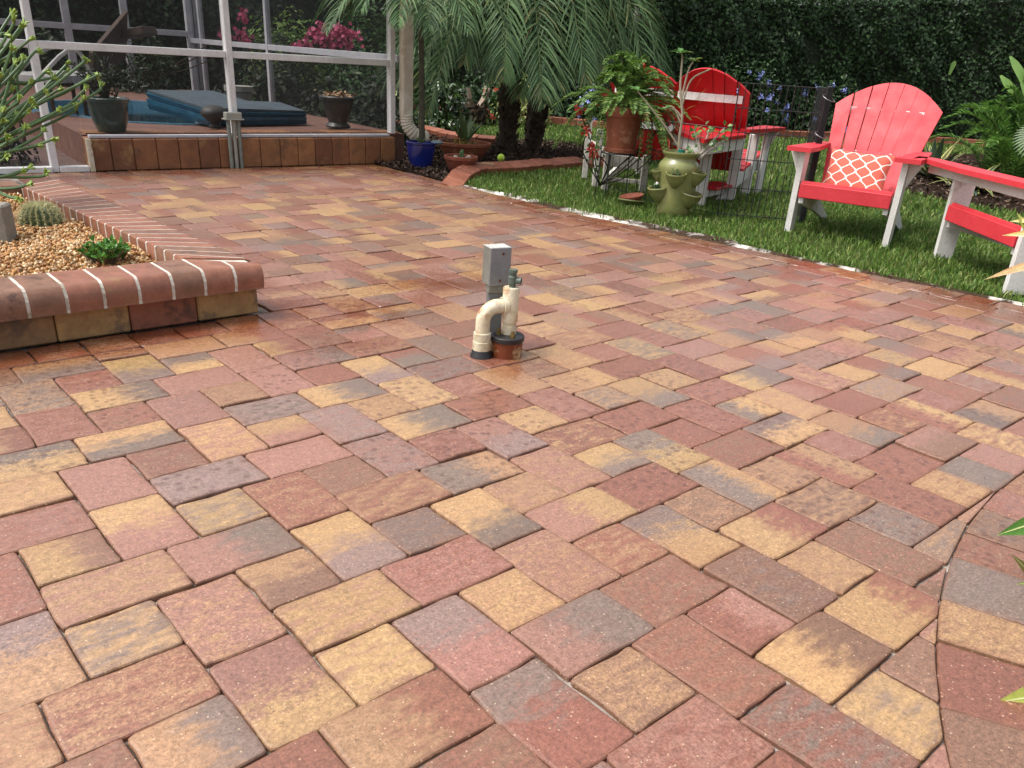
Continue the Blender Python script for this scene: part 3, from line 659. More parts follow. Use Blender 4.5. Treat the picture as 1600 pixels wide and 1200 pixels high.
def twigplant(c,h,r,e,n=16,leaf=None,stem='#4a4a32'):
    st=MB();P=[]
    for i in range(n):
        a=random.uniform(0,6.28); q=r*random.uniform(.3,1); top=np.array([c[0]+q*math.cos(a),c[1]+q*math.sin(a),c[2]+h*random.uniform(.55,1)])
        pth=smoothpath([c,np.array(c)+(top-np.array(c))*.5+RNG.normal(0,.03,3),top],7); st.tube(pth,np.linspace(.007,.003,7),5); P+=list(pth[2:])+list(pth[2:]+RNG.normal(0,.015,(5,3)))
    st.build('stems',mat('twig_'+stem[1:],stem,None,.8,30),e,True); P=np.array(P)
    if leaf: leaf_cloud('leaves',np.repeat(P,3,0)+RNG.normal(0,.015,(len(P)*3,3)),np.tile([[0,0,1.]],(len(P)*3,1)),RNG.uniform(.02,.04,len(P)*3),leaf,e,.5,.8)
DG=leafmat('dark_leaf',['#24361f','#2f4427','#1d2c1b','#3a5230'],.45,.2); MG=leafmat('mid_leaf',['#3c5a2c','#4a6d36','#2f4a26','#5a7f42'],.45,.25)
JADE=mat('jade_glaze','#3f5a50','#2c4039',.22,7,.15,coat=.4,c3='#8a8a78',s3=3,p3=.6)
e=pot('glazed_pot',(2.25,7.42,DK+.014),wallpot(.105,.15,.25,.022,.02,.012),JADE,'green glazed pot of thorny stems on the deck inside the screen','plant pot',(.125,.215)); twigplant((2.25,7.42,DK+.23),.33,.22,e,24,DG)
URN=mat('dark_urn_glaze','#2f3130','#3d3f3c',.35,9,.2,c3='#6a6a60',s3=5,p3=.62)
e=pot('glazed_urn',(4.43,7.62,DK+.014),[(.07,0),(.115,.004),(.12,.02),(.09,.05),(.11,.11),(.145,.2),(.155,.245),(.172,.25),(.176,.275),(.165,.285),(.148,.28),(.14,.23)],URN,'dark tapered urn topped with dry leaf litter behind the screen','plant pot',(.142,.262))
leaf_cloud('leaf_litter',np.c_[4.43+RNG.normal(0,.07,90),7.62+RNG.normal(0,.07,90),DK+.295+np.abs(RNG.normal(0,.018,90))],np.tile([[0,0,1.]],(90,1)),RNG.uniform(.04,.07,90),leafmat('litter',['#9a7a58','#b99a78','#7a5a40','#c9b090'],.8,.1),e)
e=empty('round_urn',(3.21,7.66,DK+.014),'dark globe shaped urn on a small foot beside the wall box','urn'); m=MB(); m.lathe((3.21,7.66,DK+.014),[(.05,0),(.055,.012),(.035,.035),(.07,.06),(.115,.10),(.12,.125),(.105,.155),(.06,.18),(.03,.185)],28,close=True,wob=.03); m.build('urn_body',mat('dark_iron','#3b3a36','#2d2c29',.6,14,.4),e,True,60)
GP=mat('pale_concrete','#9a978c','#807d72',.8,14,.4)
e=empty('planter_box',(4.0,9.05,DK),'small pale concrete planter behind the blue cover','plant pot'); qx=PY(374,150,9.05); zt=ZAT((qx[0],9.05),374,134); m=MB(); m.lathe((qx[0],9.05,DK),[(.10,.0),(.13,zt-DK-.06),(.15,zt-DK-.05),(.15,zt-DK),(.12,zt-DK)],20,close=True); m.build('pot_body',GP,e,True,40); e.location=(qx[0],9.05,DK)
for o in e.children: o.data.transform(Matrix.Translation((4.0-qx[0],0,0)))
# folding lounge chair
BR=mat('brown_sling','#5b4a40','#46392f',.7,20,.3); FR=mat('pale_frame','#b5b3b0','#9a9895',.4,10,.1)
e=empty('lounge_chair',(2.1,10.2,0),'brown sling lounge chair with raised back beyond the screen','lounge chair')
hp=RNGP(142,118,9.9); tpp=RNGP(196,52,10.6); ft=RNGP(40,122,9.3); dirx=np.array([.6,.8,0])
w_=unit(np.cross(unit(tpp-hp),(RT)))*0+unit((RT[0]*.2+.5,.9,0))
m=MB(); m.beam(hp,tpp,.5,.035,up=np.cross(unit(w_),unit(tpp-hp))); m.build('backrest',BR,e)
m=MB(); m.beam(tpp-(0,0,.02)+unit(RT)*.02,tpp+unit(RT)*.26+(0,0,.03),.4,.07,up=(0,0,1)); m.build('head_pillow',BR,e)
m=MB(); m.beam(ft,hp,.55,.06); m.build('seat',FR,e)
for k_ in (0,1):
    q=[ft+w_*.3*(k_*2-1),(ft+hp)/2+w_*.3*(k_*2-1)+(0,0,.22),hp+w_*.3*(k_*2-1)+(0,0,.24),hp+(hp-ft)*.2+w_*.3*(k_*2-1)]; m=MB(); m.tube(smoothpath(q,14),.02,7); m.build('arm',FR,e,True)
for p in (ft,hp,(ft+hp)/2):
    for sgn in (-1,1): m=MB(); b_=p+w_*.27*sgn; m.tube([b_,(b_[0],b_[1],.01)],.02,7); m.build('leg',BR,e,True)
# electrical box with three conduits in front of the knee wall
e=empty('wall_box',(3.12,7.045,0),'small grey wall box on three conduits in front of the knee wall','electrical box')
PVC=mat('grey_pvc','#9d9d94','#8a8a80',.5,20,.15); b0=C(1.155,-.03,0)
for k_ in (-1,0,1):
    m=MB(); q=b0+CA*.043*k_; m.tube([q,q+(0,0,.385)],.0165,10); m.build('conduit',mat('conduit_grey','#7f857c','#6c726a',.5,20,.15) if k_ else PVC,e,True)
m=MB(); m.box(b0+(0,0,.41),(.135,.07,.055),AX,.006); m.build('box_body',PVC,e); m=MB(); m.box(b0+(0,0,.384),(.165,.085,.012),AX,.004); m.build('flange',PVC,e)
# downspout at the corner of the cage
DS=mat('cream_downspout','#d6cfbf','#bdb29a',.45,9,.12,c3='#a58c5c',s3=7,p3=.66)
e=empty('downspout',C(2.93,-.03,0),'cream downspout with ribbed elbow at the screen corner','downspout')
q=C(2.83,-.03,0); m=MB(); m.box(q+(0,0,1.66),(.115,.08,2.48),AX,.012); m.build('pipe',DS,e)
pts=smoothpath([q+(0,0,.44),q+(0,0,.35)+CA*.015,q+CA*.08-CN*.03+(0,0,.265),q+CA*.2-CN*.05+(0,0,.235)],25); m=MB(); m.tube(pts,[.058+(.006 if i%2 else 0) for i in range(25)],14); m.build('elbow',DS,e,True,20)
# ================================================================== WELL PIPES
e=empty('well_head',(1.95,2.173,0),'rusty capped well casing with white riser and elbow pipe','well pipe')
RUST=mat('rusty_pvc','#d3b78c','#c9a876',.6,14,.3,c3='#6e3212',s3=10,p3=.43); CREAM=mat('cream_pvc','#ddd5bf','#cbbd98',.42,14,.15,c3='#a0622c',s3=11,p3=.56); CAPM=mat('black_cap','#1f1f22','#2b2a2b',.45,20,.2); BRASS=mat('brass','#8f7a48','#6a5a38',.45,30,.2,metal=.6)
c=np.array([1.952,2.18,0]); m=MB(); m.lathe(c,[(.058,-.01),(.058,.062)],36); m.build('casing',RUST,e,True)
m=MB(); m.lathe(c,[(.0565,.0605),(.0625,.061),(.0635,.066),(.0635,.078),(.060,.081),(.05,.082),(.0,.082)],36); m.build('cap',CAPM,e,True)
m=MB(); rz=c+np.array([.012,.008,.082]); m.lathe(rz,[(.0275,0),(.0275,.03),(.0245,.031),(.0245,.045),(.030,.046),(.030,.168),(.0285,.172),(.015,.172)],24); m.build('riser_pipe',CREAM,e,True)
for q in ((-.03,.015,.082),(-.012,-.042,.082)): m=MB(); m.lathe(c+q,[(.010,0),(.010,.012),(.0065,.013),(.0065,.024),(.001,.026)],6); m.build('bolt',BRASS,e)
m=MB(); vz=rz+(0.004,0,.172); m.lathe(vz,[(.012,0),(.012,.012),(.0165,.014),(.0165,.038),(.013,.041),(.013,.052),(.016,.053),(.016,.064),(.0,.066)],18); m.lathe(vz+(0,0,.025),[(.008,0),(.0125,.018),(.0125,.032),(.009,.032),(.008,.02)],16,axis=(.55,-.83,0)); m.build('valve',mat('green_valve','#5a675c','#465249',.5,30,.2),e,True)
f0=np.array([1.862,2.218,0]); t0=rz+(0,0,.105); dd=unit((t0-f0)*(1,1,0)); hz=t0[2]
arc=[f0+(0,0,.03),f0+(0,0,hz-.055)]+[f0+dd*(.055-.055*math.cos(a))+(0,0,hz-.055+.055*math.sin(a)) for a in np.linspace(.15,1.57,9)]+[t0-dd*.012]
m=MB(); m.tube(arc,.0265,20); m.build('elbow_pipe',CREAM,e,True)
for z0,z1,r_ in ((.028,.062,.0345),(.06,.094,.0325)): m=MB(); m.lathe(f0,[(.028,z0),(r_,z0+.001),(r_,z1-.002),(r_-.003,z1),(.027,z1)],24); m.build('coupling',mat('white_pvc','#dbd2bb','#c9bd9f',.45,14,.15,c3='#8f7a4c',s3=10,p3=.6),e,True)
m=MB(); m.lathe(f0,[(.042,-.004),(.042,.008),(.037,.014),(.037,.024),(.033,.03)],24); m.build('rubber_boot',CAPM,e,True)
m=MB(); m.lathe(t0-dd*.034,[(.029,0),(.0325,.001),(.0325,.018),(.029,.019)],20,axis=dd); m.build('collar',CREAM,e,True)
e=empty('junction_box',(2.03,2.30,0),'grey metal junction box on a square conduit behind the well pipes','junction box')
GM=mat('grey_metal','#8f9196','#7d7f84',.4,8,.15,metal=.25,c3='#6a5d50',s3=20,p3=.72); GD=mat('weathered_side','#7e7c74','#69675f',.6,12,.25)
ax=np.array([unit((.86,-.5,0)),unit((.5,.86,0)),(0,0,1.)]); jb=np.array([2.005,2.262,0])-RT*(1,1,0)*.042
m=MB(); m.box(jb+(0,0,.115),(.056,.045,.25),ax,.004); m.build('conduit',mat('conduit_steel','#74787a','#5f6365',.5,14,.2,metal=.2),e)
m=MB(); m.box(jb+(0,0,.23),(.066,.055,.04),ax,.006); m.build('fitting',GD,e)
bx=np.array([unit((.97,-.24,0)),unit((.24,.97,0)),(0,0,1.)]); bc=jb+(0,0,.312); m=MB(); m.box(bc,(.083,.062,.135),bx,.002); m.build('box_body',GD,e)
m=MB(); m.box(bc-bx[1]*.0335,(.084,.004,.137),bx,.0015); m.build('box_lid',GM,e); m=MB(); m.box(bc+(0,0,.0685),(.083,.062,.002),bx,.0008); m.build('box_top',mat('pale_top','#c4c4c0','#aaa9a2',.6,30,.2),e)
for z in (.048,-.05): m=MB(); q=bc-bx[1]*.0355+(0,0,z)+bx[0]*(.008 if z>0 else .0); m.lathe(q,[(.005,0),(.005,.002),(.001,.003)],8,axis=-bx[1]); m.build('screw',mat('rusty_screw','#6a3a20','#4a2a18',.7),e)
# ================================================================== LAWN, BEDS
def inpoly(P,poly):
    poly=np.array(poly); x,y=P[:,0],P[:,1]; r=np.zeros(len(P),bool); j=len(poly)-1
    for i in range(len(poly)):
        xi,yi=poly[i];xj,yj=poly[j]; c=((yi>y)!=(yj>y))&(x<(xj-xi)*(y-yi)/(yj-yi+1e-12)+xi); r^=c; j=i
    return r
EDGE=[G(*q)[:2] for q in ((704,290),(742,272),(800,268),(850,264),(905,260),(950,262),(1000,258))]
BED=[(4.45,5.80)]+[tuple(e+np.array([.0,.02])) for e in EDGE]+[(8.2,6.6),(8.6,7.3),(7.9,8.6),(6.75,8.5),(6.75,10.1),(5.2,10.3),(4.98,7.1),(4.45,7.05)]
FAR=[(8.6,13.9),(9.82,11.69),(11.55,9.24),(12.74,8.74),(14.06,8.32),(16.5,7.4),(18.4,5.6)]
RBED=[(8.7,3.5),(9.3,4.6),(10.4,5.3),(11.6,5.5),(14,6),(18.4,5.6),(20,-4),(9.2,-1.5),(8.5,1.5)]
LAWN=[(xedge(-1.5)+.02,-1.5),(xedge(1.4)+.02,1.4),(4.46,4.3),(4.46,5.75)]+[tuple(e) for e in EDGE]+[(8.2,6.55),(8.6,7.3),(7.9,8.6),(6.9,8.5),(6.9,10.2),(5.2,10.4),(5.1,14)]+FAR+[(20,-4)]
ln=sheet('lawn',LAWN,-.02,mat('lawn_soil','#3f4d24','#343b20',.95,12,.7,spec=.05))
bd=sheet('mulch_bed',BED,.004,mat('mulch_base','#31251e','#221a15',.95,20,.8,spec=.05))
sheet('planting_bed',RBED,-.008,mat('bed_base','#30251d','#241b15',.95,20,.8,spec=.05))
sheet('hedge_bed',FAR+[(20.5,-4),(26,8),(20,18),(-6,18),(-6,13.3),(4.9,13.4),(5,13.9)],.01,mat('bed_base','#30251d'))
# white sand showing along the edge of the pavers
sst=MB()
ys=np.arange(-1,5.7,.06)
def sw(y): return .035+.05*max(0,math.sin(y*2.1+.6))*(1 if y>2.5 else .35)+.03*math.sin(y*9.3)*math.sin(y*3.1)+ (.05 if 3.2<y<5.2 else 0)
V=[];
for y in ys:
    x=xedge(y)+.004; w=max(sw(y),.015)+.05+(.085 if 3.1<y<5.3 else 0); V+=[(x,y,-.012),(x+w*.6,y,.0035),(x+w,y,-.016)]
sst.add(V,[(3*i+j,3*i+j+1,3*i+j+4,3*i+j+3) for i in range(len(ys)-1) for j in (0,1)])
ms=mat('edge_sand','#4a3b2f','#33281f',.95,30,.8,spec=.1,c3='#d2ccc4',s3=3.2,p3=.55); o=sst.build('sand_strip',ms); tag(o,kind='structure')
# grass
gr=leafmat('grass_blade',['#4d6f2c','#648639','#416229','#7b9848','#557830','#9aa05e','#425f28','#7f8c50'],.5,.3,.3)
def grass(name,P,h,w,n_lean=.6):
    n=len(P); a=RNG.uniform(0,2*np.pi,n); b_=RNG.uniform(0,2*np.pi,n); H_=h*RNG.uniform(.5,1.15,n); lean=np.abs(RNG.normal(0,n_lean,n))
    d=np.stack([np.cos(a),np.sin(a),np.zeros(n)],1); s_=np.stack([np.cos(b_),np.sin(b_),np.zeros(n)],1)*w
    z=np.array([0,0,1.]); r=np.c_[P,np.full(n,-.022)]
    m1=r+z*(H_*.62)[:,None]+d*(H_*lean*.3)[:,None]; t=r+z*(H_*(1-.25*np.minimum(lean,1.6)))[:,None]+d*(H_*lean*.95)[:,None]
    V=np.stack([r-s_*.8,r+s_*.8,m1-s_,m1+s_,t],1).reshape(-1,3); i=np.arange(n)*5
    F=np.concatenate([np.stack([i,i+1,i+3],1),np.stack([i,i+3,i+2],1),np.stack([i+2,i+3,i+4],1)])
    o=link(np_mesh(name,V,F),name,gr); tag(o,kind='stuff'); return o
def scatter(n,x0,x1,y0,y1,f=None):
    P=np.stack([RNG.uniform(x0,x1,n),RNG.uniform(y0,y1,n)],1); P=P[inpoly(P,LAWN)&~inpoly(P,RBED)&~inpoly(P,BED)]
    xe=np.where(P[:,1]>4.3,4.44,4.44+(4.3-P[:,1])*.131); d=P[:,0]-xe
    jag=.05+.05*np.sin(P[:,1]*2.1+.6)*(P[:,1]>2.5)+.03*np.sin(P[:,1]*17)+.025*np.sin(P[:,1]*41); jag=np.where((P[:,1]>3.1)&(P[:,1]<5.3),jag+.045,jag)-np.where(RNG.uniform(0,1,len(P))<.08,.09,0)
    P=P[(d>jag+RNG.uniform(-.02,.05,len(P)))]
    # thin, patchy
    q=np.sin(P[:,0]*3.1+1)*np.sin(P[:,1]*2.7)+.5*np.sin(P[:,0]*9+P[:,1]*7); return P[RNG.uniform(0,1,len(P))<.7+.3*q]
g1=grass('grass',np.vstack([scatter(52000,4.5,7.4,.3,6.4),scatter(9000,4.45,5.1,-.5,6.0)]),.062,.0036)
g1['label']='short green lawn grass'
g2=grass('grass',scatter(110000,6.0,18,.0,15),.062,.0075)
# mulch chips and a few fallen leaves
ch=leafmat('mulch_chip',['#3a2a20','#241a15','#4d3a2d','#2d221b','#6a5545','#1e1613','#7d6a58'],.8,0,.3)
def bedpts(n,poly,x0,x1,y0,y1):
    P=np.stack([RNG.uniform(x0,x1,n),RNG.uniform(y0,y1,n)],1); return P[inpoly(P,poly)]
def chips(name,P,z,smin,smax,m):
    n=len(P); L=RNG.uniform(smin,smax,n); N=np.tile([[0,0,1.]],(n,1)); o=leaf_cloud(name,np.c_[P,np.full(n,z)+RNG.uniform(0,.03,n)],N,L,m,None,.45,.55,0); tag(o,kind='stuff'); return o
chips('mulch',bedpts(26000,BED,4.4,8.8,5.6,10.3),.008,.02,.055,ch)
chips('mulch',bedpts(9000,RBED,8.4,14,-1,6),.0,.03,.07,ch)
chips('mulch',np.stack([xedge(3.)+RNG.normal(.07,.05,260)+(3-(yy_:=RNG.uniform(.8,5.4,260)))*.131*.8,yy_],1),-.012,.01,.03,ch)
sheet('border_bed',[(RC[0]+1.715*math.cos(a),RC[1]+1.715*math.sin(a)) for a in np.linspace(0,2*np.pi,60,endpoint=False)],.003,mat('mulch_base','#31251e'))
chips('mulch',np.array(RC)+np.stack([(rr_:=1.68*np.sqrt(RNG.uniform(0,1,5000)))*np.cos(tt_:=RNG.uniform(0,6.28,5000)),rr_*np.sin(tt_)],1),.006,.02,.06,ch)
# terracotta edging
EB=[mat('edging_brick_a','#96583f','#7d4834',.6,14,.35),mat('edging_brick_b','#8a4f3a','#74432f',.6,14,.35,c3='#a9765a',s3=8),mat('edging_brick_c','#a0634a','#85503b',.6,14,.35)]
def edging(path,bl,bw,th,z,name,label,first=False,group=None,slope=True):
    e=empty(name,(*path[0][:2],0),label,'garden edging',group); q=smoothpath([(*p[:2],0) for p in path],400); s=np.r_[0,np.cumsum(np.linalg.norm(np.diff(q,axis=0),axis=1))]; L=s[-1]; n=int(L/bl)
    at=lambda t:np.array([np.interp(t,s,q[:,k]) for k in range(3)])
    for i in range(n):
        a,b=at(i*L/n+.002),at((i+1)*L/n-.003); d=unit(b-a); sd=np.array([-d[1],d[0],0]); zz=z+random.gauss(0,.003)
        if first and i==0: a=a+(0,0,-.03); 
        up=unit(np.array([0,0,1.])-sd*(.22 if slope else 0)); c=(a+b)/2+(0,0,zz); X=np.array([d,unit(np.cross(up,d)),up])
        if first and i<2: X=np.array([unit(d+(0,0,.16)),X[1],unit(np.cross(unit(d+(0,0,.16)),X[1]))]); c=c-(0,0,.018*(2-i))
        m=MB(); m.box(c,(np.linalg.norm(b-a),bw,th),X,.005); m.build('brick',random.choice(EB),e)
    return e
edging([e for e in EDGE]+[(7.4,6.45)],.185,.17,.055,.042,'bed_edging','sloping terracotta brick edging curving round the mulch bed at the patio',True)
edging([(6.86,10.3),(6.80,9.56),(6.70,8.6),(6.95,8.2)],.2,.12,.08,.05,'bed_edging','short run of terracotta edging behind the blue pot',group=None)
edging([(8.4,14.2)]+FAR[1:6]+[(18.4,5.6)],.24,.16,.11,.05,'hedge_edging','long terracotta brick kerb at the foot of the hedge',slope=False)
# ================================================================== HEDGES
def hedge(name,line,depth,h,n,lsize,m,label,top=.12,h2=None):
    e=empty(name,(*line[0],0),label,'hedge'); L=np.array(line,float); seg=np.linalg.norm(np.diff(L,axis=0),axis=1); s=np.r_[0,np.cumsum(seg)]
    def at(t): return np.stack([np.interp(t,s,L[:,0]),np.interp(t,s,L[:,1])],-1)
    def nrm(t): d=at(np.minimum(t+.3,s[-1]))-at(np.maximum(t-.3,0)); d/=np.linalg.norm(d,axis=1)[:,None]; return np.stack([d[:,1],-d[:,0]],1)   # towards the lawn
    h1,h2=h,h2 or h
    def hh(t): return h1+(h2-h1)*np.clip((t-s[-1]*.35)/(s[-1]*.5),0,1)
    # core
    k=int(s[-1]/.5)+2; t=np.linspace(0,s[-1],k); P=at(t);N=nrm(t); V=[];
    for i in range(k):
        h=float(hh(t[i]))
        for dd,z in ((-.16,0.),(-.2,h*.5),(-.22,h-.1),(-depth+.2,h-.1),(-depth,0.)): V.append((*(P[i]+N[i]*dd),z))
    m1=MB(); m1.add(V,[(i*5+j,i*5+j+1,(i+1)*5+j+1,(i+1)*5+j) for i in range(k-1) for j in range(4)]+[(0,1,2,3,4),tuple(range(5*(k-1),5*k))[::-1]]); m1.build('inner_growth',mat('hedge_inner','#222e18','#161d10',.9,9,.6),e)
    t=RNG.uniform(0,s[-1],n); h=hh(t); z=h*RNG.uniform(0.01,1.03,n)**.9; lump=.10*np.sin(t*1.7+z*2)+.07*np.sin(t*4.1-z*3.3)+.05*np.sin(t*9+z*8); 
    d=lump+.02-np.abs(RNG.normal(0,.10,n)); d=np.where(RNG.uniform(0,1,n)<.03,d+.08,d); P=at(t)+nrm(t)*d[:,None]; z=z+np.where(z>h*.93,RNG.uniform(-.3,1,n)*top*(.5+.5*np.sin(t*5.9)),0)
    N3=np.c_[nrm(t),np.full(n,.55)]; o=leaf_cloud('foliage',np.c_[P,z],N3,RNG.uniform(.7,1.3,n)*lsize,m,e,.6,.55); 
    nt_=n//3; t=RNG.uniform(0,s[-1],nt_); P=at(t)-nrm(t)*RNG.uniform(0,depth,nt_)[:,None]; z=hh(t)+top*np.sin(t*2.3)*.3+RNG.normal(0,.06,nt_); C_=np.c_[P,z]; C_[:,2]-=.03
    leaf_cloud('top_foliage',C_,np.tile([[0,0,1.]],(nt_,1)),RNG.uniform(.7,1.3,nt_)*lsize,m,e,.6,.7); return e
HL=leafmat('hedge_leaf',['#22351b','#2d4424','#192811','#36502b','#263a20','#456336'],.5,.12,.3)
HL2=leafmat('hedge_leaf_b',['#26371d','#34482a','#1c2b15','#41582f','#2d4224'],.5,.12,.35)
HLINE=[(8.9,14.0),(10.1,12.2),(12.0,10.15),(13.2,9.75),(15.2,9.05),(17.5,7.9),(19.5,6.0),(20.5,3.),(20.8,-2)]
hedge('clipped_hedge',HLINE,1.4,2.16,46000,.075,HL,'long tall clipped dark green hedge behind the red chairs',h2=3.05)
hedge('tall_screen_hedge',[(-8,16.0),(-1,15.2),(5.,15.2),(9.2,13.9)],1.6,2.6,22000,.11,HL2,'tall dark leafy screen of shrubs beyond the pool enclosure',.3)
# pale plumbago with blue flowers in front of the hedge
def bushpts(c,r,h,n,shell=.5):
    u=RNG.normal(0,1,(n,3)); u/=np.linalg.norm(u,axis=1)[:,None]; u[:,2]=np.abs(u[:,2])*1.0; q=RNG.uniform(shell,1,n)**.6*(1+.13*np.sin(u[:,0]*6+c[0])*np.cos(u[:,1]*5+c[1])+.08*np.sin(u[:,2]*9))
    P=np.array(c)+u*q[:,None]*np.array([r,r,h]); return P,u
def shrub(name,c,r,h,n,ls,m,label,flowers=None,cat='shrub',Wd=.5,stem='#3f3325'):
    e=empty(name,c,label,cat); P,u=bushpts(c,r,h,n); leaf_cloud('foliage',P,u+np.array([0,0,.35]),RNG.uniform(.6,1.3,n)*ls,m,e,Wd,.6)
    st=MB()
    for i in range(9):
        a=random.uniform(0,6.28); b=np.array(c)+np.array([math.cos(a)*r*.12,math.sin(a)*r*.12,0]); t=np.array(c)+np.array([math.cos(a)*r*.6,math.sin(a)*r*.6,h*.75]); st.tube(smoothpath([b,(b+t)/2+RNG.normal(0,r*.06,3),t],5),np.linspace(.016,.005,5),5)
    st.build('stems',mat('bark_'+stem[1:],stem,None,.9,20),e,True)
    if flowers:
        fm,k,fs=flowers
        for i in range(k):
            u_=unit(RNG.normal(0,1,3)); u_[2]=abs(u_[2])*.8+.05; p=np.array(c)+u_*np.array([r,r,h])*1.05
            C_=p+RNG.normal(0,fs*.35,(14,3)); leaf_cloud('flower',C_,np.tile(u_,(14,1))+RNG.normal(0,.4,(14,3)),np.full(14,fs*.55),fm,e,.9,.4)
    return e
BF=leafmat('blue_flower',['#8f9ce6','#a9b4f0','#7f8edc','#c3cbf6'],.6,.3); PK=leafmat('pink_flower',['#c9406f','#d9608a','#e07f9f','#b02f5a'],.6,.3)
RF=leafmat('red_flower',['#c8382f','#d9564a','#b02a28','#e07a66'],.6,.3)
PLM=leafmat('plumbago_leaf',['#2a4020','#38552a','#20331a','#466832'],.5,.2)
shrub('plumbago_shrub',(13.6,9.55,.02),1.0,1.2,2600,.075,PLM,'loose shrub dotted with pale blue flowers against the hedge, behind the wire pen',(BF,34,.07))
shrub('plumbago_shrub',(15.6,8.75,.02),.8,.95,1600,.075,PLM,'smaller blue flowered shrub at the hedge foot, close to the large coral chair',(BF,26,.08))
shrub('plumbago_shrub',(11.4,10.3,.02),.6,1.0,1200,.07,PLM,'blue flowered shrub showing between the palm fronds and the fern',(BF,22,.075))
shrub('oleander_shrub',(5.9,11.9,0),.8,1.05,2000,.12,DG,'oleander with clusters of pink flowers beyond the pool screen',None,Wd=.28)
shrub('oleander_shrub',(4.3,12.4,0),.45,.95,700,.12,DG,'slim oleander with a few pink blooms beyond the pool screen',None,Wd=.28)
for i_,(px,py) in enumerate(((490,50),(503,45),(515,56),(526,50),(535,60),(546,50),(555,58),(465,72),(478,69),(508,67),(520,72),(540,69),(498,60),(530,42),(372,55),(385,62),(380,28),(348,53))):
    T=RNGP(px,py,13.1); ol=[o for o in bpy.data.objects if o.name.startswith('oleander_shrub')][0 if i_<14 else 1]; C_=T+RNG.normal(0,.045,(16,3)); leaf_cloud('flower',C_,np.tile([[-.5,-.8,.3]],(16,1)),np.full(16,.075),PK,ol,.9,.5)
    st=MB(); b_=np.array([*ol.location[:2],.4]); st.tube(smoothpath([b_,(b_+T)/2+RNG.normal(0,.05,3),T],6),.007,5); st.build('stem',mat('bark_3f3325','#3f3325'),ol,True)
shrub('dark_shrub',(7.25,9.65,0),.42,.62,1500,.085,leafmat('dark_gloss',['#22331a','#2f451f','#1a2814','#3f5a26','#5a7a34'],.3,.15,.6),'rounded dark glossy shrub behind the terracotta bowls')
VAR=leafmat('variegated_leaf',['#8f9f52','#b5b874','#6f8a40','#cfcf96','#7f9a4a'],.5,.25)
shrub('variegated_shrub',(9.75,10.95,0),.52,.78,1300,.10,VAR,'yellow green variegated shrub on the lawn behind the palm trunks')
shrub('croton_shrub',(8.9,10.6,0),.28,.6,260,.09,MG,'small red flowered shrub beside the right palm trunk',(RF,6,.06))
shrub('green_shrub',(8.3,13.2,0),.9,1.5,2600,.1,MG,'bushy mid green shrub beyond the lawn behind the palms')
shrub('green_shrub',(7.0,13.6,0),.8,1.3,1800,.1,leafmat('lime_leaf',['#6f8f3f','#86a552','#5a7a34','#9cb865'],.45,.3),'light green leafy shrub seen right of the downspout')
for (x_,y_,h_,lb) in ((2.2,13.4,.8,'dark leafy shrub behind the far end of the pool, left of the slim oleander'),(3.5,13.6,.9,'dark leafy shrub beyond the back rail, second from the slim oleander'),(5.0,13.7,.75,'dark leafy shrub at the far back corner of the pool screen'),(5.35,9.4,.6,'dark leafy shrub outside the side screen beyond the tapered urn'),(5.45,8.4,.65,'dark leafy shrub outside the side screen, nearest the downspout'),(5.4,10.8,.7,'dark leafy shrub outside the side screen below the big oleander'),(.6,13.3,.9,'dark leafy shrub behind the lounge chair')):
    tag(shrub('dark_shrub',(x_,y_,0),.5,h_,900,.1,leafmat('cage_shrub_leaf',['#24341c','#324726','#1b2914','#445f30'],.45,.15),lb),group='dark shrubs round the pool screen')
shrub('dark_shrub',(1.45,7.75,0),.28,.34,500,.06,leafmat('cage_shrub_leaf2',['#18221a','#222f22','#121a14'],.5,.1),'low dark shrub on the terrace inside the screen door')
# ================================================================== strap and rosette plants
def rosette(name,c,n,L,w,m,label,cat='plant',up=(.35,1.2),droop=.5,edge=None,parent=None,Lj=.25,stiff=False):
    e=parent or empty(name,c,label,cat)
    for i in range(n):
        a=2*math.pi*i*.618+random.gauss(0,.2); el=up[0]+(up[1]-up[0])*(i+.5)/n; l=L*random.uniform(1-Lj,1.05); d=np.array([math.cos(a)*math.cos(el),math.sin(a)*math.cos(el),math.sin(el)])
        k=7; t=np.linspace(0,1,k); P=np.array(c)+d*(l*t)[:,None]; P[:,2]-=droop*l*(t**2.4)*math.cos(el); sd=unit(np.cross(d,(0,0,1)))
        wd=w*np.array([.75,1,1,.92,.72,.42,.03]); mb=MB(); mb.strip(P,sd,wd,0,.35,unit(np.cross(sd,d)))
        if edge is not None:
            for sg in (-1,1):
                nz=unit(np.cross(sd,d)); Q=P+sd*sg*wd[:,None]*.86+nz*wd[:,None]*.36; mb.strip(Q,sd,wd*.2+.0008,1,.2,nz)
        mb.build('leaf',[m,edge] if edge is not None else m,e,True)
    return e
AG=mat('agave_leaf','#4a6050','#3a4f42',.5,10,.15); AGE=mat('agave_edge','#b9b56a','#a09c54',.5,12,.1); AL=mat('aloe_leaf','#6a8052','#566b44',.5,14,.15)
SPR=mat('strap_leaf','#7a9448','#5f7a38',.45,10,.1); SPE=mat('strap_edge','#d2d08a','#b8b870',.5,12,.1)
rosette('variegated_agave',(10.35,4.35,0),26,.62,.042,AG,'blue green agave with cream edged leaves below the fern, behind the coral arm rest',edge=AGE,up=(.15,1.25),droop=.25)
rosette('variegated_agave',(9.75,3.62,0),18,.55,.036,AG,'second cream edged agave closer to the frame edge',edge=AGE,up=(.1,1.0),droop=.45)
rosette('variegated_agave',(10.9,5.05,0),14,.45,.03,AG,'small cream edged agave beside the back of the coral chair',edge=AGE,up=(.1,1.0),droop=.5)
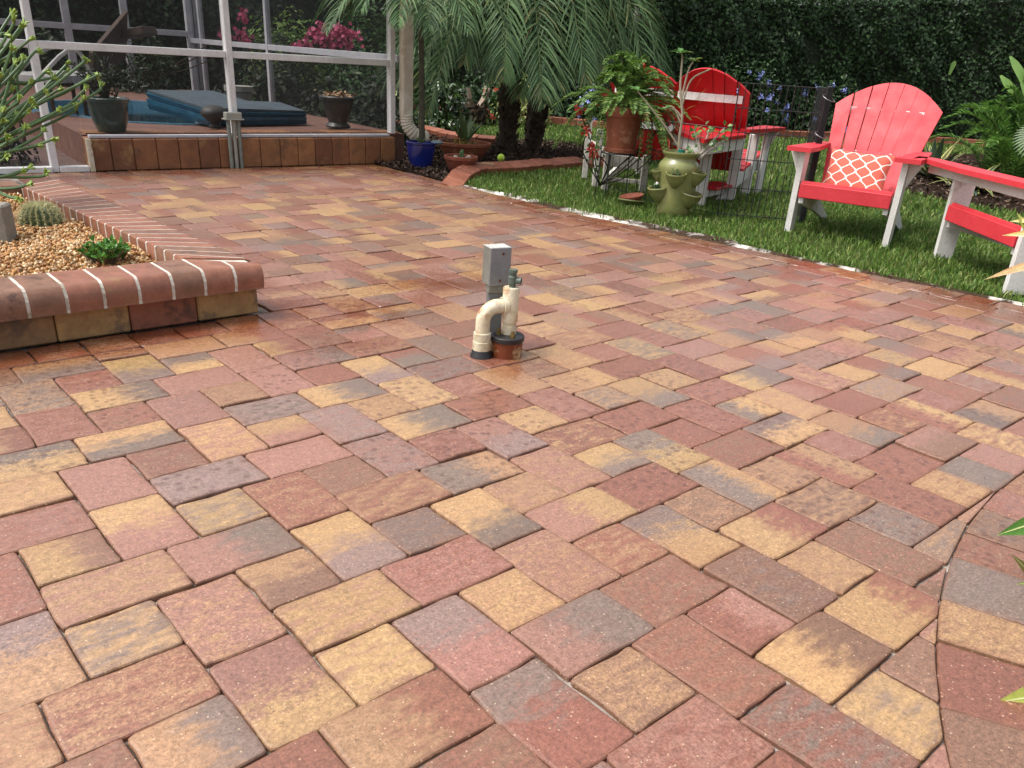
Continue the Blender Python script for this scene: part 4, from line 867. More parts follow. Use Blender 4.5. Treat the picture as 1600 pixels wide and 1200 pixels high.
rosette('strap_plant',(7.35,11.1,0),22,.85,.035,SPR,'arching yellow striped strap leaved plant behind the palm stem',edge=SPE,up=(.5,1.25),droop=1.0)
# ================================================================== FRONDS
def frond(parent,pts,L,n,m,rm,wl=.011,droop=.35,ang=.9,name='frond',taper=True,start=.12,twist=0.,r0=.009):
    q=smoothpath(pts,28); mb=MB(); mb.tube(q,np.linspace(r0,.002,28),5,mi=1); s=np.linspace(0,1,28)
    for i in range(n):
        t=start+(1-start)*i/(n-1); f=t*27; k=min(int(f),26); p=q[k]+(q[k+1]-q[k])*(f-k); T=unit(q[min(k+1,27)]-q[max(k-1,0)])
        side=np.cross(T,(0,0,1)); side=unit(side) if np.linalg.norm(side)>.08 else unit(np.cross(T,(1,0,.3))); nz=np.cross(side,T)
        prof=math.sin(math.pi*min(1,(t*.86+.12)))**.6 if taper else 1
        for sg in (-1,1):
            l=L*prof*random.uniform(.85,1.1); a=ang*(1-.45*t)+random.gauss(0,.07); d=unit(T*math.cos(a)+side*sg*math.sin(a)+nz*(.30+random.gauss(0,.1)))
            g=np.array([0,0,-1.]); P=[p,p+d*l*.35+g*l*droop*.05,p+d*l*.7+g*l*droop*.3,p+d*l+g*l*droop*.75]; sw=unit(np.cross(d,nz)); mb.strip(P,sw,[wl*.45,wl,wl*.75,.0006],0,.5,nz)
    return mb.build(name,[m,rm],parent)
PALM=leafmat('palm_leaflet',['#45623c','#577549','#375233','#6c885a','#4f6c42','#8a8a58'],.5,.2,.3); RACH=mat('rachis','#7f8a55','#6a7548',.5,20,.1)
TRK=mat('palm_trunk','#4a3c30','#2d241d',.95,30,1.,c3='#6a5a48',s3=20)
def palmtrunk(e,pts,r0,r1):
    q=smoothpath(pts,30); m=MB(); m.tube(q,np.linspace(r0,r1,30)*(1+.08*np.sin(np.arange(30)*2.1)),12); m.build('trunk',TRK,e,True,70)
    bt=MB()
    for i in range(150):
        t=random.random(); k=min(int(t*29),28); p=q[k]; T=unit(q[k+1]-q[k]); a=i*2.4; u=unit(np.cross(T,(1,0,0))); v=np.cross(T,u); d=u*math.cos(a)+v*math.sin(a); r=r0+(r1-r0)*t
        b=p+d*r*.9; bt.prism([b+np.cross(T,d)*.022-T*.012,b-np.cross(T,d)*.022-T*.012,b+T*.03],d*.035+T*.035)
    tag(bt.build('leaf_bases',mat('leaf_base','#5a4a3a','#352a22',.95,30,.8),e),kind='stuff')
def palm(c,lean,h,n,Lf,label,ll=.36,a0=0,rise=.55,rr=(.11,.13),spec=()):
    e=empty('date_palm',c,label,'palm'); top=np.array(c)+np.array([*lean,h]); palmtrunk(e,[np.array(c)-(0,0,.05),np.array(c)+np.array([lean[0]*.3,lean[1]*.3,h*.45]),top],*rr)
    for i in range(n):
        a=a0+2*math.pi*i/n+random.gauss(0,.12); el=random.choice([1.15,.75,.4,.1,.6]) if i>=len(spec) else spec[i][1]; a=a if i>=len(spec) else spec[i][0]; l=Lf*random.uniform(.85,1.08)*(1 if i>=len(spec) else spec[i][2])
        o=np.array([math.cos(a),math.sin(a),0]); b=top+o*.05; P=[b,b+o*l*.28*math.cos(el*.6)+(0,0,l*.34*math.sin(el+.25)),b+o*l*.62+(0,0,l*(.42*math.sin(el+.15)-.16)),b+o*l*.88+(0,0,l*(.3*math.sin(el)-.5)),b+o*l*.97+(0,0,l*(.24*math.sin(el)-.66))]
        frond(e,P,ll,44,PALM,RACH,.0115,.5,1.0)
    return e
palm((6.55,7.52,0),(.0,.05),1.56,24,1.45,'palm with a straight dark trunk in the mulch bed',rr=(.10,.12),spec=[(-2.0,-.1,.9),(-2.75,.0,1.15),(3.0,.1,1.2),(-1.9,.15,.95),(-2.35,.4,1.05),(-.9,.25,1.0),(2.7,.5,1.05),(-2.9,.35,1.1),(-1.4,.5,.9)])
palm((7.0,7.6,0),(.28,-.05),1.52,17,1.35,'palm whose trunk leans away beside the straight one',rr=(.10,.11),a0=.2,spec=[(-2.6,.05,.95),(-1.2,.3,1.),(-.6,.35,1.05),(-1.75,.2,.9),(-.1,.5,1.)])
e=empty('palm_stump',(8.55,10.6,0),'short palm stub with cut pale leaf stalks behind the bowls','palm'); q0=np.array([8.55,10.6,0]); zt=ZAT(q0,738,165); palmtrunk(e,[q0,q0+(0,0,zt*.5),q0+(0,0,zt)],.16,.15)
for i in range(9):
    a=random.uniform(0,6.28); d=np.array([math.cos(a)*.5,math.sin(a)*.5,1]); m=MB(); b=q0+(0,0,zt-.1)+d*(1,1,0)*.1; m.strip([b,b+d*.12,b+d*.2+d*(1,1,0)*.05,b+d*random.uniform(.28,.38)],unit(np.cross(d,(0,0,1))),[.05,.042,.03,.02],0,.3,(0,0,1)); m.build('cut_stalk',mat('cut_stalk','#a8988a','#7d6a5c',.85,20,.4),e)
# blue pot with a slim palm
BG=mat('cobalt_glaze','#1b2a78','#141f5c',.14,6,.1,coat=.5)
e=pot('blue_pot',(4.76,6.69,.01),[(.085,0),(.098,.006),(.118,.08),(.132,.16),(.134,.195),(.142,.2),(.144,.215),(.136,.222),(.122,.22),(.118,.17)],BG,'cobalt blue glazed pot holding a slim palm stem at the patio edge','plant pot',(.119,.195))
m=MB(); sb=np.array([4.78,6.70,.19]); stt=RNGP(656,-18,8.28); q=smoothpath([sb,(sb+stt)/2+(.015,.01,0),stt],16); m.tube(q,np.linspace(.03,.022,16)*(1+.06*np.sin(np.arange(16)*2)),10); 
tp_=empty('potted_palm',(4.78,6.70,.2),'slim grey stemmed palm growing in the blue pot','palm'); m.build('trunk',mat('grey_stem','#4c4a3a','#38362a',.85,24,.5),tp_,True)
for a,el,l in ((2.6,.5,1.0),(3.2,.3,1.05),(3.9,.45,.95),(4.6,.3,.9),(5.3,.55,.9),(2.0,.6,.8),(1.2,.7,.8),(.3,.6,.8),(3.5,.9,.9),(2.9,.1,.9),(4.2,.1,.8)):
    o=np.array([math.cos(a),math.sin(a),0]); b=stt; frond(tp_,[b,b+o*l*.3+(0,0,l*.3*math.sin(el+.2)),b+o*l*.62+(0,0,l*(.35*math.sin(el)-.12)),b+o*l*.9+(0,0,l*(.25*math.sin(el)-.42))],.30,36,PALM,RACH,.010,.5,1.0)
for k_ in range(7): 
    a=k_*.9; d=np.array([math.cos(a),math.sin(a),1.4]); mb=MB(); b=np.array([4.74,6.67,.19]); mb.strip([b,b+d*.03,b+d*.055],unit(np.cross(d,(0,0,1))),[.012,.016,.002],0,.4,(0,0,1)); mb.build('succulent_leaf',AL,e)
m=MB(); m.lathe((4.90,6.63,.215),[(.05,0),(.06,.012),(.05,.025),(.0,.03)],14); m.build('flat_stone',mat('blue_stone','#7f8f93','#66767a',.7,20,.3),e,True)
TC=mat('terracotta','#9c5a3d','#854a33',.75,12,.4,c3='#b98a6a',s3=7,p3=.62); TC2=mat('terracotta_dark','#8f4c36','#733c2c',.75,14,.4,c3='#a9765c',s3=9,p3=.64)
e=pot('terracotta_bowl',(5.62,7.13,.01),[(.17,0),(.19,.006),(.245,.09),(.262,.125),(.278,.128),(.282,.155),(.272,.162),(.255,.158),(.248,.12)],TC,'wide terracotta bowl planted with a spiky aloe','plant pot',(.25,.13))
rosette('aloe',(5.62,7.13,.13),11,.42,.03,AL,'spiky grey green aloe growing in the wide terracotta bowl',up=(.65,1.3),droop=.1)
leaf_cloud('ground_foliage',np.c_[5.53+RNG.normal(0,.07,140),7.03+RNG.normal(0,.05,140),.16+np.abs(RNG.normal(0,.02,140))],np.tile([[0,0,1.]],(140,1)),RNG.uniform(.02,.035,140),leafmat('bronze_leaf',['#8a7a3a','#a8763a','#6f7a3a','#b5923f'],.5,.2),e)
e=pot('terracotta_bowl',(4.94,6.31,.01),[(.10,0),(.108,.006),(.135,.08),(.146,.105),(.156,.107),(.158,.132),(.15,.138),(.138,.135),(.132,.10)],TC2,'smaller terracotta bowl with a tiny cactus and pebbles, nearest the patio','plant pot',(.134,.118))
m=MB(); m.tube([(4.95,6.31,.11),(4.95,6.31,.16),(4.955,6.31,.20)],[.016,.02,.010],9); m.tube([(4.95,6.31,.15),(4.925,6.30,.165),(4.92,6.30,.185)],[.01,.012,.007],8); m.build('cactus',mat('cactus_green','#5a7a45','#46643a',.6,30),e,True)
for (dx,dy,r_,cc) in ((-.06,.0,.026,'#b9b2a5'),(.05,-.03,.02,'#c9c0b2'),(.085,-.01,.024,'#d0bfa5'),(.0,-.07,.018,'#a8a094'),(-.03,.05,.02,'#beb6a8')):
    m=MB(); m.lathe((4.94+dx,6.31+dy,.118),[(r_*.8,0),(r_,r_*.5),(r_*.7,r_*1.1),(.0,r_*1.35)],9,wob=.1); m.build('pebble',mat('pebble_'+cc[1:],cc,None,.8,40),e,True)
m=MB(); m.box((5.20,6.24,.05),(.13,.09,.07),(unit((.8,-.6,0)),unit((.6,.8,0)),(0,0,1)),.006); tag(m.build('loose_brick',mat('pale_brick','#a88468','#8f6f56',.8,16,.5)),'loose pale brick lying between the small bowl and the edging','brick')
b=G(782,262)[:2]; m=MB(); rb=.037; m.lathe((b[0],b[1],.055),[(rb*math.sin(t),rb-rb*math.cos(t)) for t in np.linspace(.05,3.1,14)],22)
TB=mat('tennis_felt','#b4d636','#9cc22a',.9,60,.6); ball=m.build('tennis_ball',TB,None,True,80); tag(ball,'bright yellow green tennis ball resting against the terracotta edging','ball')
sm=MB(); A=np.linspace(0,2*np.pi,40); cb=np.array([b[0],b[1],.055+rb]); sm.tube([cb+rb*1.004*unit(np.array([math.cos(a)+.25*math.cos(3*a),math.sin(a)-.25*math.sin(3*a),.85*math.sin(2*a)])) for a in A],.0017,5); so_=sm.build('seam',mat('seam_white','#e6e6d6',None,.8),ball)
# slim pale tree trunk at the hedge
q0=np.array([11.55,10.55,0]); t0=RNGP(1004,-20,np.hypot(*q0[:2])); e=empty('slender_tree',(11.55,10.55,0),'slender tree with a pale bare trunk rising at the hedge','tree'); m=MB(); m.tube(smoothpath([q0,q0+(t0-q0)*.5+(.02,.02,0),t0,t0+(0,0,1.2)],14),np.linspace(.07,.05,14),10); m.build('trunk',mat('pale_bark','#9a968c','#7d7970',.9,12,.5),e,True)
P,u=bushpts(t0+(0,0,.9),1.0,.9,900,.2); leaf_cloud('crown',P,u+(0,0,.3),RNG.uniform(.07,.13,900),MG,e,.5,.6)
# ================================================================== RED AND WHITE GARDEN CHAIRS
RED=mat('coral_board','#d03c44','#c4343d',.5,5,.15,spec=.35,c3='#d8585c',s3=5,p3=.74); WHT=mat('white_board','#dedcd8','#cfccc6',.45,6,.15,spec=.4,c3='#b5b0a5',s3=7,p3=.66); WGR=mat('weathered_white','#c3bfb6','#a09c92',.7,9,.35,c3='#8a8578',s3=8)
REDB=mat('red_board','#c4161f','#a8121b',.4,6,.15,spec=.5)
class Fr:
    """chair frame: x across (r), y towards the back (b), z up"""
    def __init__(s,o,r): s.o=np.array([*o,0.]); s.r=unit((*r,0)); s.b=np.array([-s.r[1],s.r[0],0]); s.A=np.array([s.r,s.b,(0,0,1.)])
    def __call__(s,x,y,z): return s.o+s.r*x+s.b*y+np.array([0,0,z])
    def v(s,x,y,z): return s.r*x+s.b*y+np.array([0,0,z])
def chair(e,F,w=.58,red=RED,wht=WHT,arms=(1,1),ns=7,top=.97,armw=.13,back=True):
    """adirondack chair: rounded fan of back slats, sloped seat, plank arms, splayed rear legs"""
    hw=w/2
    def plank(name,a,b,wd,th,up,m,ch=.004): mb=MB(); mb.beam(F(*a),F(*b),wd,th,up,ch); return mb.build(name,m,e)
    def poly(name,pts,ax,m): mb=MB(); mb.prism([F(*p) for p in pts],F.v(*ax)); return mb.build(name,m,e)
    for sg in (-1,1):
        x=sg*(hw+.03)
        poly('front_leg',[(x-.019,-.005,0),(x-.019,.10,0),(x-.019,.115,.535),(x-.019,-.02,.535)],(.038,0,0),wht)
        poly('arm_bracket',[(x+sg*.02,.02,.53),(x+sg*.02,.05,.36),(x+sg*.055,.05,.44),(x+sg*.10,.05,.53)],(0,.03,0),wht)
        xs=sg*(hw-.02)
        poly('side_rail',[(xs-.016,.0,.335),(xs-.016,.45,.205),(xs-.016,.92,.0),(xs-.016,.80,.0),(xs-.016,.42,.105),(xs-.016,.0,.20)],(.032,0,0),wht)
        if arms[(sg+1)//2]:
            mb=MB(); xa=sg*(hw+.045); P=[(xa-armw*.62,-.08),(xa+armw*.62,-.08),(xa+armw*.66,.1),(xa+armw*.5,.35),(xa+armw*.25,.72),(xa-armw*.3,.72),(xa-armw*.5,.35)]
            mb.prism([F(a,b_,.535) for a,b_ in P],(0,0,.028)); mb.build('arm',red,e)
    # seat: front apron and slats down the slope
    plank('seat_apron',(-hw+.0,-.012,.285),(hw-.0,-.012,.285),.024,.092,(0,0,1),red)
    for i in range(5):
        y=.035+i*.093; z=.338-.29*y; plank('seat_slat',(-hw+.0,y,z),(hw-.0,y,z),.085,.022,tuple(F.v(0,.28,1)),red)
    if back:
        lean=unit(F.v(0,.62,1)); yb,zb=.44,.20; H_=(top-zb)/lean[2]
        for i in range(ns):
            u=(i-(ns-1)/2)/((ns-1)/2); t0=u*(hw-.05)*.86; t1=u*(hw+.015); hl=H_*(1-.15*u*u)
            k_=(ns-1)/2; wd=(hw-.05)*.86/k_*.965; wt=(hw+.015)/k_*.955; base=F(t0,yb,zb); up_=lean; 
            # curved top edge follows the fan
            tip=lambda q: base+F.v(t1-t0+q,0,0)+up_*(H_*(1-.17*((t1+q)/(hw+.03))**2))
            dep=F.v(0,.018,0)+np.array([0,0,-.009]); cur=F.v(0,-.05*u*u,0)
            mb=MB(); pts=[base+F.v(-wd/2,0,0)+cur,base+F.v(wd/2,0,0)+cur,tip(wt/2)+cur,tip(wt/6)+cur,tip(-wt/6)+cur,tip(-wt/2)+cur]; mb.prism(pts,dep); mb.build('back_slat',red,e)
        for hz,ww in ((.50,hw*.95),(.78,hw*1.02)):
            k=(hz-zb)/lean[2]; pts=[F(u*ww,yb,zb)+lean*k+F.v(0,.035-.05*u*u,0) for u in np.linspace(-1,1,9)]; mb=MB()
            for i in range(8): mb.beam(pts[i],pts[i+1],.03,.06,(0,0,1),.002)
            mb.build('back_batten',wht,e)
F3=Fr((5.54,2.86),(.28,-.96))
e3=empty('twin_garden_chair',F3(0,.4,0),'large coral chair with white legs, joined by a plank to a wide coral seat','garden chair')
chair(e3,F3,.60,arms=(1,1),top=.985)
# the neighbouring wide seat and the plank that joins them
L4=np.array([5.63,2.20]); R4=np.array([5.02,1.545]); F4=Fr(tuple((L4+R4)/2),tuple(R4-L4)); w4=np.linalg.norm(R4-L4)-.06
chair(e3,F4,w4,arms=(0,0),ns=9,back=False)
def flat(name,pts,z,th,m): mb=MB(); mb.prism([(*p[:2],z) for p in pts],(0,0,th)); mb.build(name,m,e3)
pa,pb,pc=G(1442,250,.55)[:2],G(1496,266,.55)[:2],G(1640,300,.55)[:2]
off=F4.b[:2]
flat('joining_plank',[F3(.36,-.02,0)[:2],pa,pb,pc,pc+off*.15,pb+off*.17,F3(.46,.25,0)[:2],F3(.36,.25,0)[:2]][::1],.536,.027,RED)
mb=MB(); q=lambda p,z,d: np.array([*(p+off*d),z]); mb.beam(q(pa,.505,.06),q(pc,.505,.05),.02,.058); mb.build('plank_apron',WHT,e3)
# pillow with white lattice
m_pil=bpy.data.materials.new('lattice_pillow'); nt,b=nodes(m_pil); uv=add(nt,'ShaderNodeAttribute'); uv.attribute_name='puv'
sx=add(nt,'ShaderNodeSeparateXYZ'); nt.links.new(uv.outputs['Vector'],sx.inputs[0])
def mth(op,a,bv=None,c=None):
    n=add(nt,'ShaderNodeMath',operation=op)
    for i,v in enumerate((a,bv,c)):
        if v is None: continue
        if isinstance(v,(int,float)): n.inputs[i].default_value=v
        else: nt.links.new(v,n.inputs[i])
    return n.outputs[0]
# ogee lattice: |cos| curves of two families x = +-k*sin(pi y)+n
NX,NY=4.,3.
X=mth('MULTIPLY',sx.outputs[0],NX); Y=mth('MULTIPLY',sx.outputs[1],NY)
sn=mth('MULTIPLY',mth('SINE',mth('MULTIPLY',Y,2*math.pi)),.21)
tri=mth('MULTIPLY',mth('PINGPONG',mth('ADD',Y,.25),.5),.0)
def fam(sg):
    v=mth('ADD',X,mth('MULTIPLY',mth('ADD',mth('MULTIPLY',mth('COSINE',mth('MULTIPLY',Y,2*math.pi)),.25),.25),sg)); f=mth('FRACT',mth('ADD',v,.5)); return mth('ABSOLUTE',mth('SUBTRACT',f,.5))
ln_=mth('MINIMUM',fam(1.),fam(-1.)); msk=ramp(nt,ln_,[(.05,1.),(.075,0.)])
cl=mix(nt,S('#c9604f'),S('#e6ded4'),msk); nt.links.new(cl,b.inputs['Base Color']); b.inputs['Roughness'].default_value=.85
bumpn(nt,b,noise(nt,add(nt,'ShaderNodeNewGeometry').outputs['Position'],350,2),.4)
n=18; lean=unit(F3.v(0,.52,1)); rr=unit(F3.v(1,0,-.02)); nn=np.cross(rr,lean); V=[];UVs=[]
pc0=F3(-.015,.30,.40)
for sd in (1,-1):
    for i in range(n+1):
        for j in range(n+1):
            u,v=i/n*2-1,j/n*2-1; puff=.055*max(0,(1-u**4)*(1-v**4))**.6; pin=1-.05*(1-abs(v))*0; x=u*.205*(1-.045*(1-v*v)*0+.03*(u*u*v*v)-.035*(1-abs(v))**1.*abs(u)); y=v*.155*(1-.04*(1-abs(u))*abs(v)+.03*u*u*v*v)
            V.append(pc0+rr*x+lean*y-nn*puff*sd*-1*1.0); UVs.append((i/n,j/n,0))
k=(n+1)**2; Fc=[]
for sd in (0,1):
    for i in range(n):
        for j in range(n):
            a=sd*k+i*(n+1)+j; f=(a,a+n+1,a+n+2,a+1); Fc.append(f if sd==0 else f[::-1])
me=bpy.data.meshes.new('pillow'); me.from_pydata([tuple(map(float,v)) for v in V],[],Fc); at_=me.attributes.new('puv','FLOAT_VECTOR','POINT'); at_.data.foreach_set('vector',np.array(UVs,np.float32).ravel())
o=link(me,'pillow',m_pil,None,True); tag(o,'coral orange pillow with a white lattice pattern on the large chair seat','pillow')
# two older red chairs seen from behind with a table between and the pen in front
F5=Fr((6.97,4.78),(-.25,.97)); 
e5=empty('garden_chair',F5(0,.3,0),'red garden chair seen from behind with white battens, right of the fern pot','garden chair','red chairs seen from behind'); chair(e5,F5,.56,red=REDB,arms=(1,0),top=1.0,armw=.15)
F6=Fr((6.90,5.44),(-.25,.97)); e6=empty('garden_chair',F6(0,.3,0),'red garden chair seen from behind, mostly hidden by the potted fern','garden chair','red chairs seen from behind'); chair(e6,F6,.56,red=REDB,arms=(0,1),top=1.0,armw=.15)
e=empty('side_table',(5.95,4.38,0),'small red topped white table with a lower shelf beside the red chairs','table')
tt=[G(1050,208,.52),G(1100,224,.52),G(1166,216,.52),G(1135,200,.52),G(1070,199,.52)]; mb=MB(); mb.prism([tuple(p) for p in tt],(0,0,.026)); mb.build('table_top',REDB,e)
cc=np.mean(tt,axis=0)
for i in range(5):
    a,b_=[cc+(p-cc)*.9-(0,0,.045) for p in (tt[i],tt[(i+1)%5])]; mb=MB(); mb.beam(a,b_,.022,.085); mb.build('apron',WHT,e)
for (px,py) in ((1092,320),(1139,312),(1163,302)): g_=G(px,py); mb=MB(); mb.box((g_[0],g_[1],.25),(.085,.04,.5),F5.A,.004); mb.build('leg',WHT,e)
g0,g1=G(1098,318),G(1132,310); mb=MB(); mb.beam(g0*(1,1,0)+(0.05,.04,.115),g1*(1,1,0)+(0.05,.04,.115),.2,.02); mb.build('shelf',REDB,e); mb=MB(); mb.beam(g0*(1,1,0)+(0,0,.075),g1*(1,1,0)+(0,0,.075),.02,.055); mb.build('shelf_rail',WHT,e)
e=empty('weathered_bench',(5.75,5.15,0),'weathered white bench frame standing under the potted fern','bench')
def wb(name,a,b_,w,t,up=(0,0,1),m=WGR): mb=MB(); mb.beam(a,b_,w,t,up); mb.build(name,m,e)
for (px,py,zt,dx) in ((913,278,.50,.03),(929,291,.47,.02),(944,296,.30,.0),(1003,300,.30,0)):
    g_=G(px,py); wb('leg',g_,g_+(dx,dx,zt),.05,.10,tuple(FW*(1,1,0)))
ga,gb=G(945,294),G(1012,298); wb('rail',ga+(.1,.1,.22),gb+(.1,.1,.20),.03,.10); wb('rail',ga+(.1,.1,.06),gb+(.1,.1,.05),.03,.035); wb('rail',G(913,278)+(.02,.0,.30),ga+(.1,.1,.27),.03,.08)
# fern in a terracotta pot on a wire stand
fc=np.array([5.30,4.70,.355]); 
e=empty('wire_plant_stand',(5.30,4.70,0),'thin black wire stand carrying the potted fern','plant stand'); BW_=mat('black_wire','#17181a','#202123',.5,20,.1)
mb=MB(); A=np.linspace(0,2*np.pi,25); mb.tube([fc+(.15*math.cos(a),.15*math.sin(a),-.006) for a in A],.005,6); mb.tube([fc+(.09*math.cos(a),.09*math.sin(a),-.008) for a in A],.005,6); mb.tube([fc+(-.15,0,-.008),fc+(.15,0,-.008)],.004,5); mb.tube([fc+(0,-.15,-.008),fc+(0,.15,-.008)],.004,5); mb.build('ring',BW_,e,True)
for i in range(6):
    a=i*math.pi/3+.2; mb=MB(); mb.tube([fc+(.15*math.cos(a),.15*math.sin(a),-.006),(fc[0]+.17*math.cos(a),fc[1]+.17*math.sin(a),.0)],.0045,6); mb.build('leg',BW_,e,True)
e=pot('terracotta_pot',tuple(fc),[(.11,0),(.132,.004),(.134,.03),(.118,.036),(.121,.05),(.133,.20),(.139,.262),(.152,.264),(.155,.325),(.148,.335),(.134,.332),(.128,.28)],mat('terracotta_warm','#93543a','#7d4630',.78,10,.4,c3='#b59074',s3=6,p3=.6),'tall terracotta pot overflowing with fern in front of the red chairs','plant pot',(.132,.30))
FG=leafmat('fern_leaf',['#4a6a30','#5f8039','#3b5828','#769648','#688840','#8fa556'],.5,.3,.3); FR_=mat('fern_stalk','#5a6a34','#47552a',.6,30,.1)
def fern(e,c,n,L,ll,nl,up=(.25,1.35),droop=.9,rise=1.,m=FG,wl=.008,amin=0,amax=2*math.pi,name='frond'):
    for i in range(n):
        a=amin+(amax-amin)*((i*.618)%1)+random.gauss(0,.1); el=up[0]+(up[1]-up[0])*random.random(); l=L*random.uniform(.7,1.08); o=np.array([math.cos(a),math.sin(a),0]); ce,se=math.cos(el),math.sin(el)
        P=[np.array(c)+o*.04,np.array(c)+o*l*.33*ce+(0,0,l*.36*se*rise),np.array(c)+o*l*.68*ce+(0,0,l*(.58*se*rise-.16*droop)),np.array(c)+o*l*(.95*ce)+(0,0,l*(.72*se*rise-.52*droop))]
        frond(e,P,ll,nl,m,FR_,wl,.15,1.25,name=name,start=.08,r0=.004)
fern(e,fc+(0,0,.31),84,.60,.062,28,up=(.2,1.5),droop=.6,rise=1.2)
fern(e,fc+(0,0,.31),20,.58,.055,28,up=(-.05,.3),droop=1.25,amin=-1.9,amax=2.7)
# long trailing fronds down the pot side facing the patio
for a,l in ((-1.75,.4),(-1.35,.55),(-1.1,.45),(2.9,.4),(-.9,.5)):
    o=np.array([math.cos(a),math.sin(a),0]); b=fc+(0,0,.32); frond(e,[b+o*.06,b+o*.17+(0,0,.05),b+o*.225+(0,0,-.1),b+o*.235+(0,0,-l*.85)],.04,24,FG,FR_,.007,.15,1.25,r0=.004)
e=empty('flowering_plant',(5.45,5.02,0),'thorny plant with small red flowers tangled round the fern pot','plant')
for (px,py) in ((925,232),(918,205),(945,150),(1015,232),(1028,238),(1003,232),(1042,183),(1046,190),(905,172),(930,240)):
    T=RNGP(px,py,7.08); st=MB(); b=np.array([5.45,5.02,.05]); st.tube(smoothpath([b,(b+T)/2+RNG.normal(0,.05,3),T],7),.005,5); st.build('stem',mat('thorn_stem','#4a4434','#35301f',.8,30),e,True)
    C_=T+RNG.normal(0,.018,(16,3)); leaf_cloud('flower',C_,np.tile([[-.6,-.6,.4]],(16,1)),np.full(16,.034),RF,e,.9,.5); C_=T+RNG.normal(0,.05,(14,3))-(0,0,.05); leaf_cloud('leaves',C_,np.tile([[-.4,-.4,.7]],(14,1)),np.full(14,.04),MG,e,.5,.5)
# green strawberry pot
OL=mat('olive_glaze','#868a54','#6e7245',.2,5,.12,coat=.35,c3='#8f8a5e',s3=4,p3=.58)
gc=np.array([5.14,3.97,0.]); e=empty('strawberry_pot',tuple(gc),'olive green glazed pot with side pockets at the lawn edge','plant pot')
mb=MB(); mb.lathe(gc,[(.10,-.02),(.118,.0),(.124,.06),(.128,.16),(.135,.25),(.150,.32),(.152,.345),(.138,.375),(.118,.395),(.114,.41),(.128,.425),(.138,.437),(.136,.447),(.122,.448),(.112,.43),(.108,.39)],40,close=True); mb.build('pot_body',OL,e,True,60)
mb=MB(); mb.lathe(gc,[(.11,.40),(.05,.415),(.0,.415)],20); mb.build('soil',m_soil,e)
def pocket(ang,z,r):
    o=np.array([math.cos(ang),math.sin(ang),0]); c=gc+o*.135+(0,0,z); mb=MB()
    mb.lathe(c,[(.02,-r*1.25),(r*.55,-r*.95),(r*.92,-r*.35),(r*1.0,0),(r*1.08,.008),(r*1.04,.016),(r*.88,.014),(r*.8,-.02)],24,axis=unit(o*.18+(0,0,1)),close=True); mb.build('pocket',OL,e,True,60); mb=MB(); mb.lathe(c,[(r*.86,-.004),(.0,.004)],14); mb.build('pocket_soil',m_soil,e); return c
va=math.atan2(-gc[1],-gc[0])                                # towards the camera
pk=[pocket(va-.1,.30,.075),pocket(va-1.15,.185,.08),pocket(va+1.25,.31,.075),pocket(va+1.0,.165,.08) ,pocket(va+.95-.2+.2,.15,.0651) if False else pocket(va-1.45,.30,.06)]
for c_,ang in ((pk[0],0),(pk[1],1)):
    lf=MB()
    for i in range(34):
        d=unit(RNG.normal(0,.6,3)+(0,0,1)); b=c_+RNG.normal(0,.02,3)*(1,1,0); s_=unit(np.cross(d,RNG.normal(0,1,3))); l=random.uniform(.03,.055); lf.strip([b,b+d*l*.5,b+d*l],s_,[.004,.006,.001],0,.3,unit(np.cross(s_,d)))
    lf.build('pocket_succulent',leafmat('pocket_leaf',['#4a6a44','#5a7f54','#3a5438','#6f9068'],.4,.2),e)
PB=mat('plumeria_bark','#a39a84','#857c66',.75,20,.3); PLV=leafmat('plumeria_leaf',['#5d8a3a','#6fa04a','#4d7a35','#8ab55f'],.35,.3,.6)
e=empty('plumeria',tuple(gc+(0,0,.41)),'leggy pale stemmed plumeria cutting rising from the green pot','plant')
def P7(px,py): return RNGP(px,py,np.hypot(*gc[:2]))
def leaves_at(T,n,l,w,m,e,name='leaf'):
    for i in range(n):
        a=i*2.4; d=unit((math.cos(a),math.sin(a),random.uniform(.1,.7))); sd=unit(np.cross(d,(0,0,1))); nz=np.cross(sd,d); L=l*random.uniform(.7,1.1); mb=MB(); mb.strip([T,T+d*L*.25,T+d*L*.6-(0,0,L*.05),T+d*L-(0,0,L*.18)],sd,[.003,w*.75,w,.002],0,.25,nz); mb.build(name,m,e)
tk=smoothpath([gc+(0.0,0.0,.40),P7(1061,222),P7(1066,180),P7(1063,140),P7(1066,92)],18); mb=MB(); mb.tube(tk,np.linspace(.011,.007,18),8); mb.build('trunk',PB,e,True)
for br,nl in (([tk[3],P7(1040,198),P7(1012,162),P7(996,142)],7),([tk[11],P7(1075,112),P7(1083,96)],6),([tk[17],P7(1066,88),P7(1065,84)],8),([tk[7],P7(1052,168),P7(1038,172)],5),([tk[8],P7(1055,172),P7(1035,168)],0),([tk[10],P7(1080,125),P7(1110,108)],0)):
    q=smoothpath(br,9); mb=MB(); mb.tube(q,np.linspace(.0075,.005,9),7); mb.build('branch',PB,e,True)
    if nl: leaves_at(q[-1],nl,.10,.02,PLV,e)
for (px,py) in ((1105,138),(1098,118),(1112,150),(1088,165),(1100,190)): 
    T=P7(px,py); b=tk[9]; mb=MB(); d=unit(T-b); sd=unit(np.cross(d,(0,0,1))); mb.strip([T-d*.1,T-d*.05+(0,0,.008),T],sd,[.003,.009,.001],0,.3,(0,0,1)); mb.build('narrow_leaf',leafmat('olive_leaf',['#7f8f45','#94a052'],.4,.3),e)
mb=MB(); mb.lathe(gc+(.0,.0,.43),[(.022,-.02),(.026,.0),(.026,.03),(.02,.032)],12); mb.build('green_tag',mat('teal_plastic','#1f7f6a','#186a58',.4),e)
e=empty('desert_rose',tuple(gc+(.1,-.1,.33)),'small grey stemmed desert rose with round leaves in the right pocket','plant')
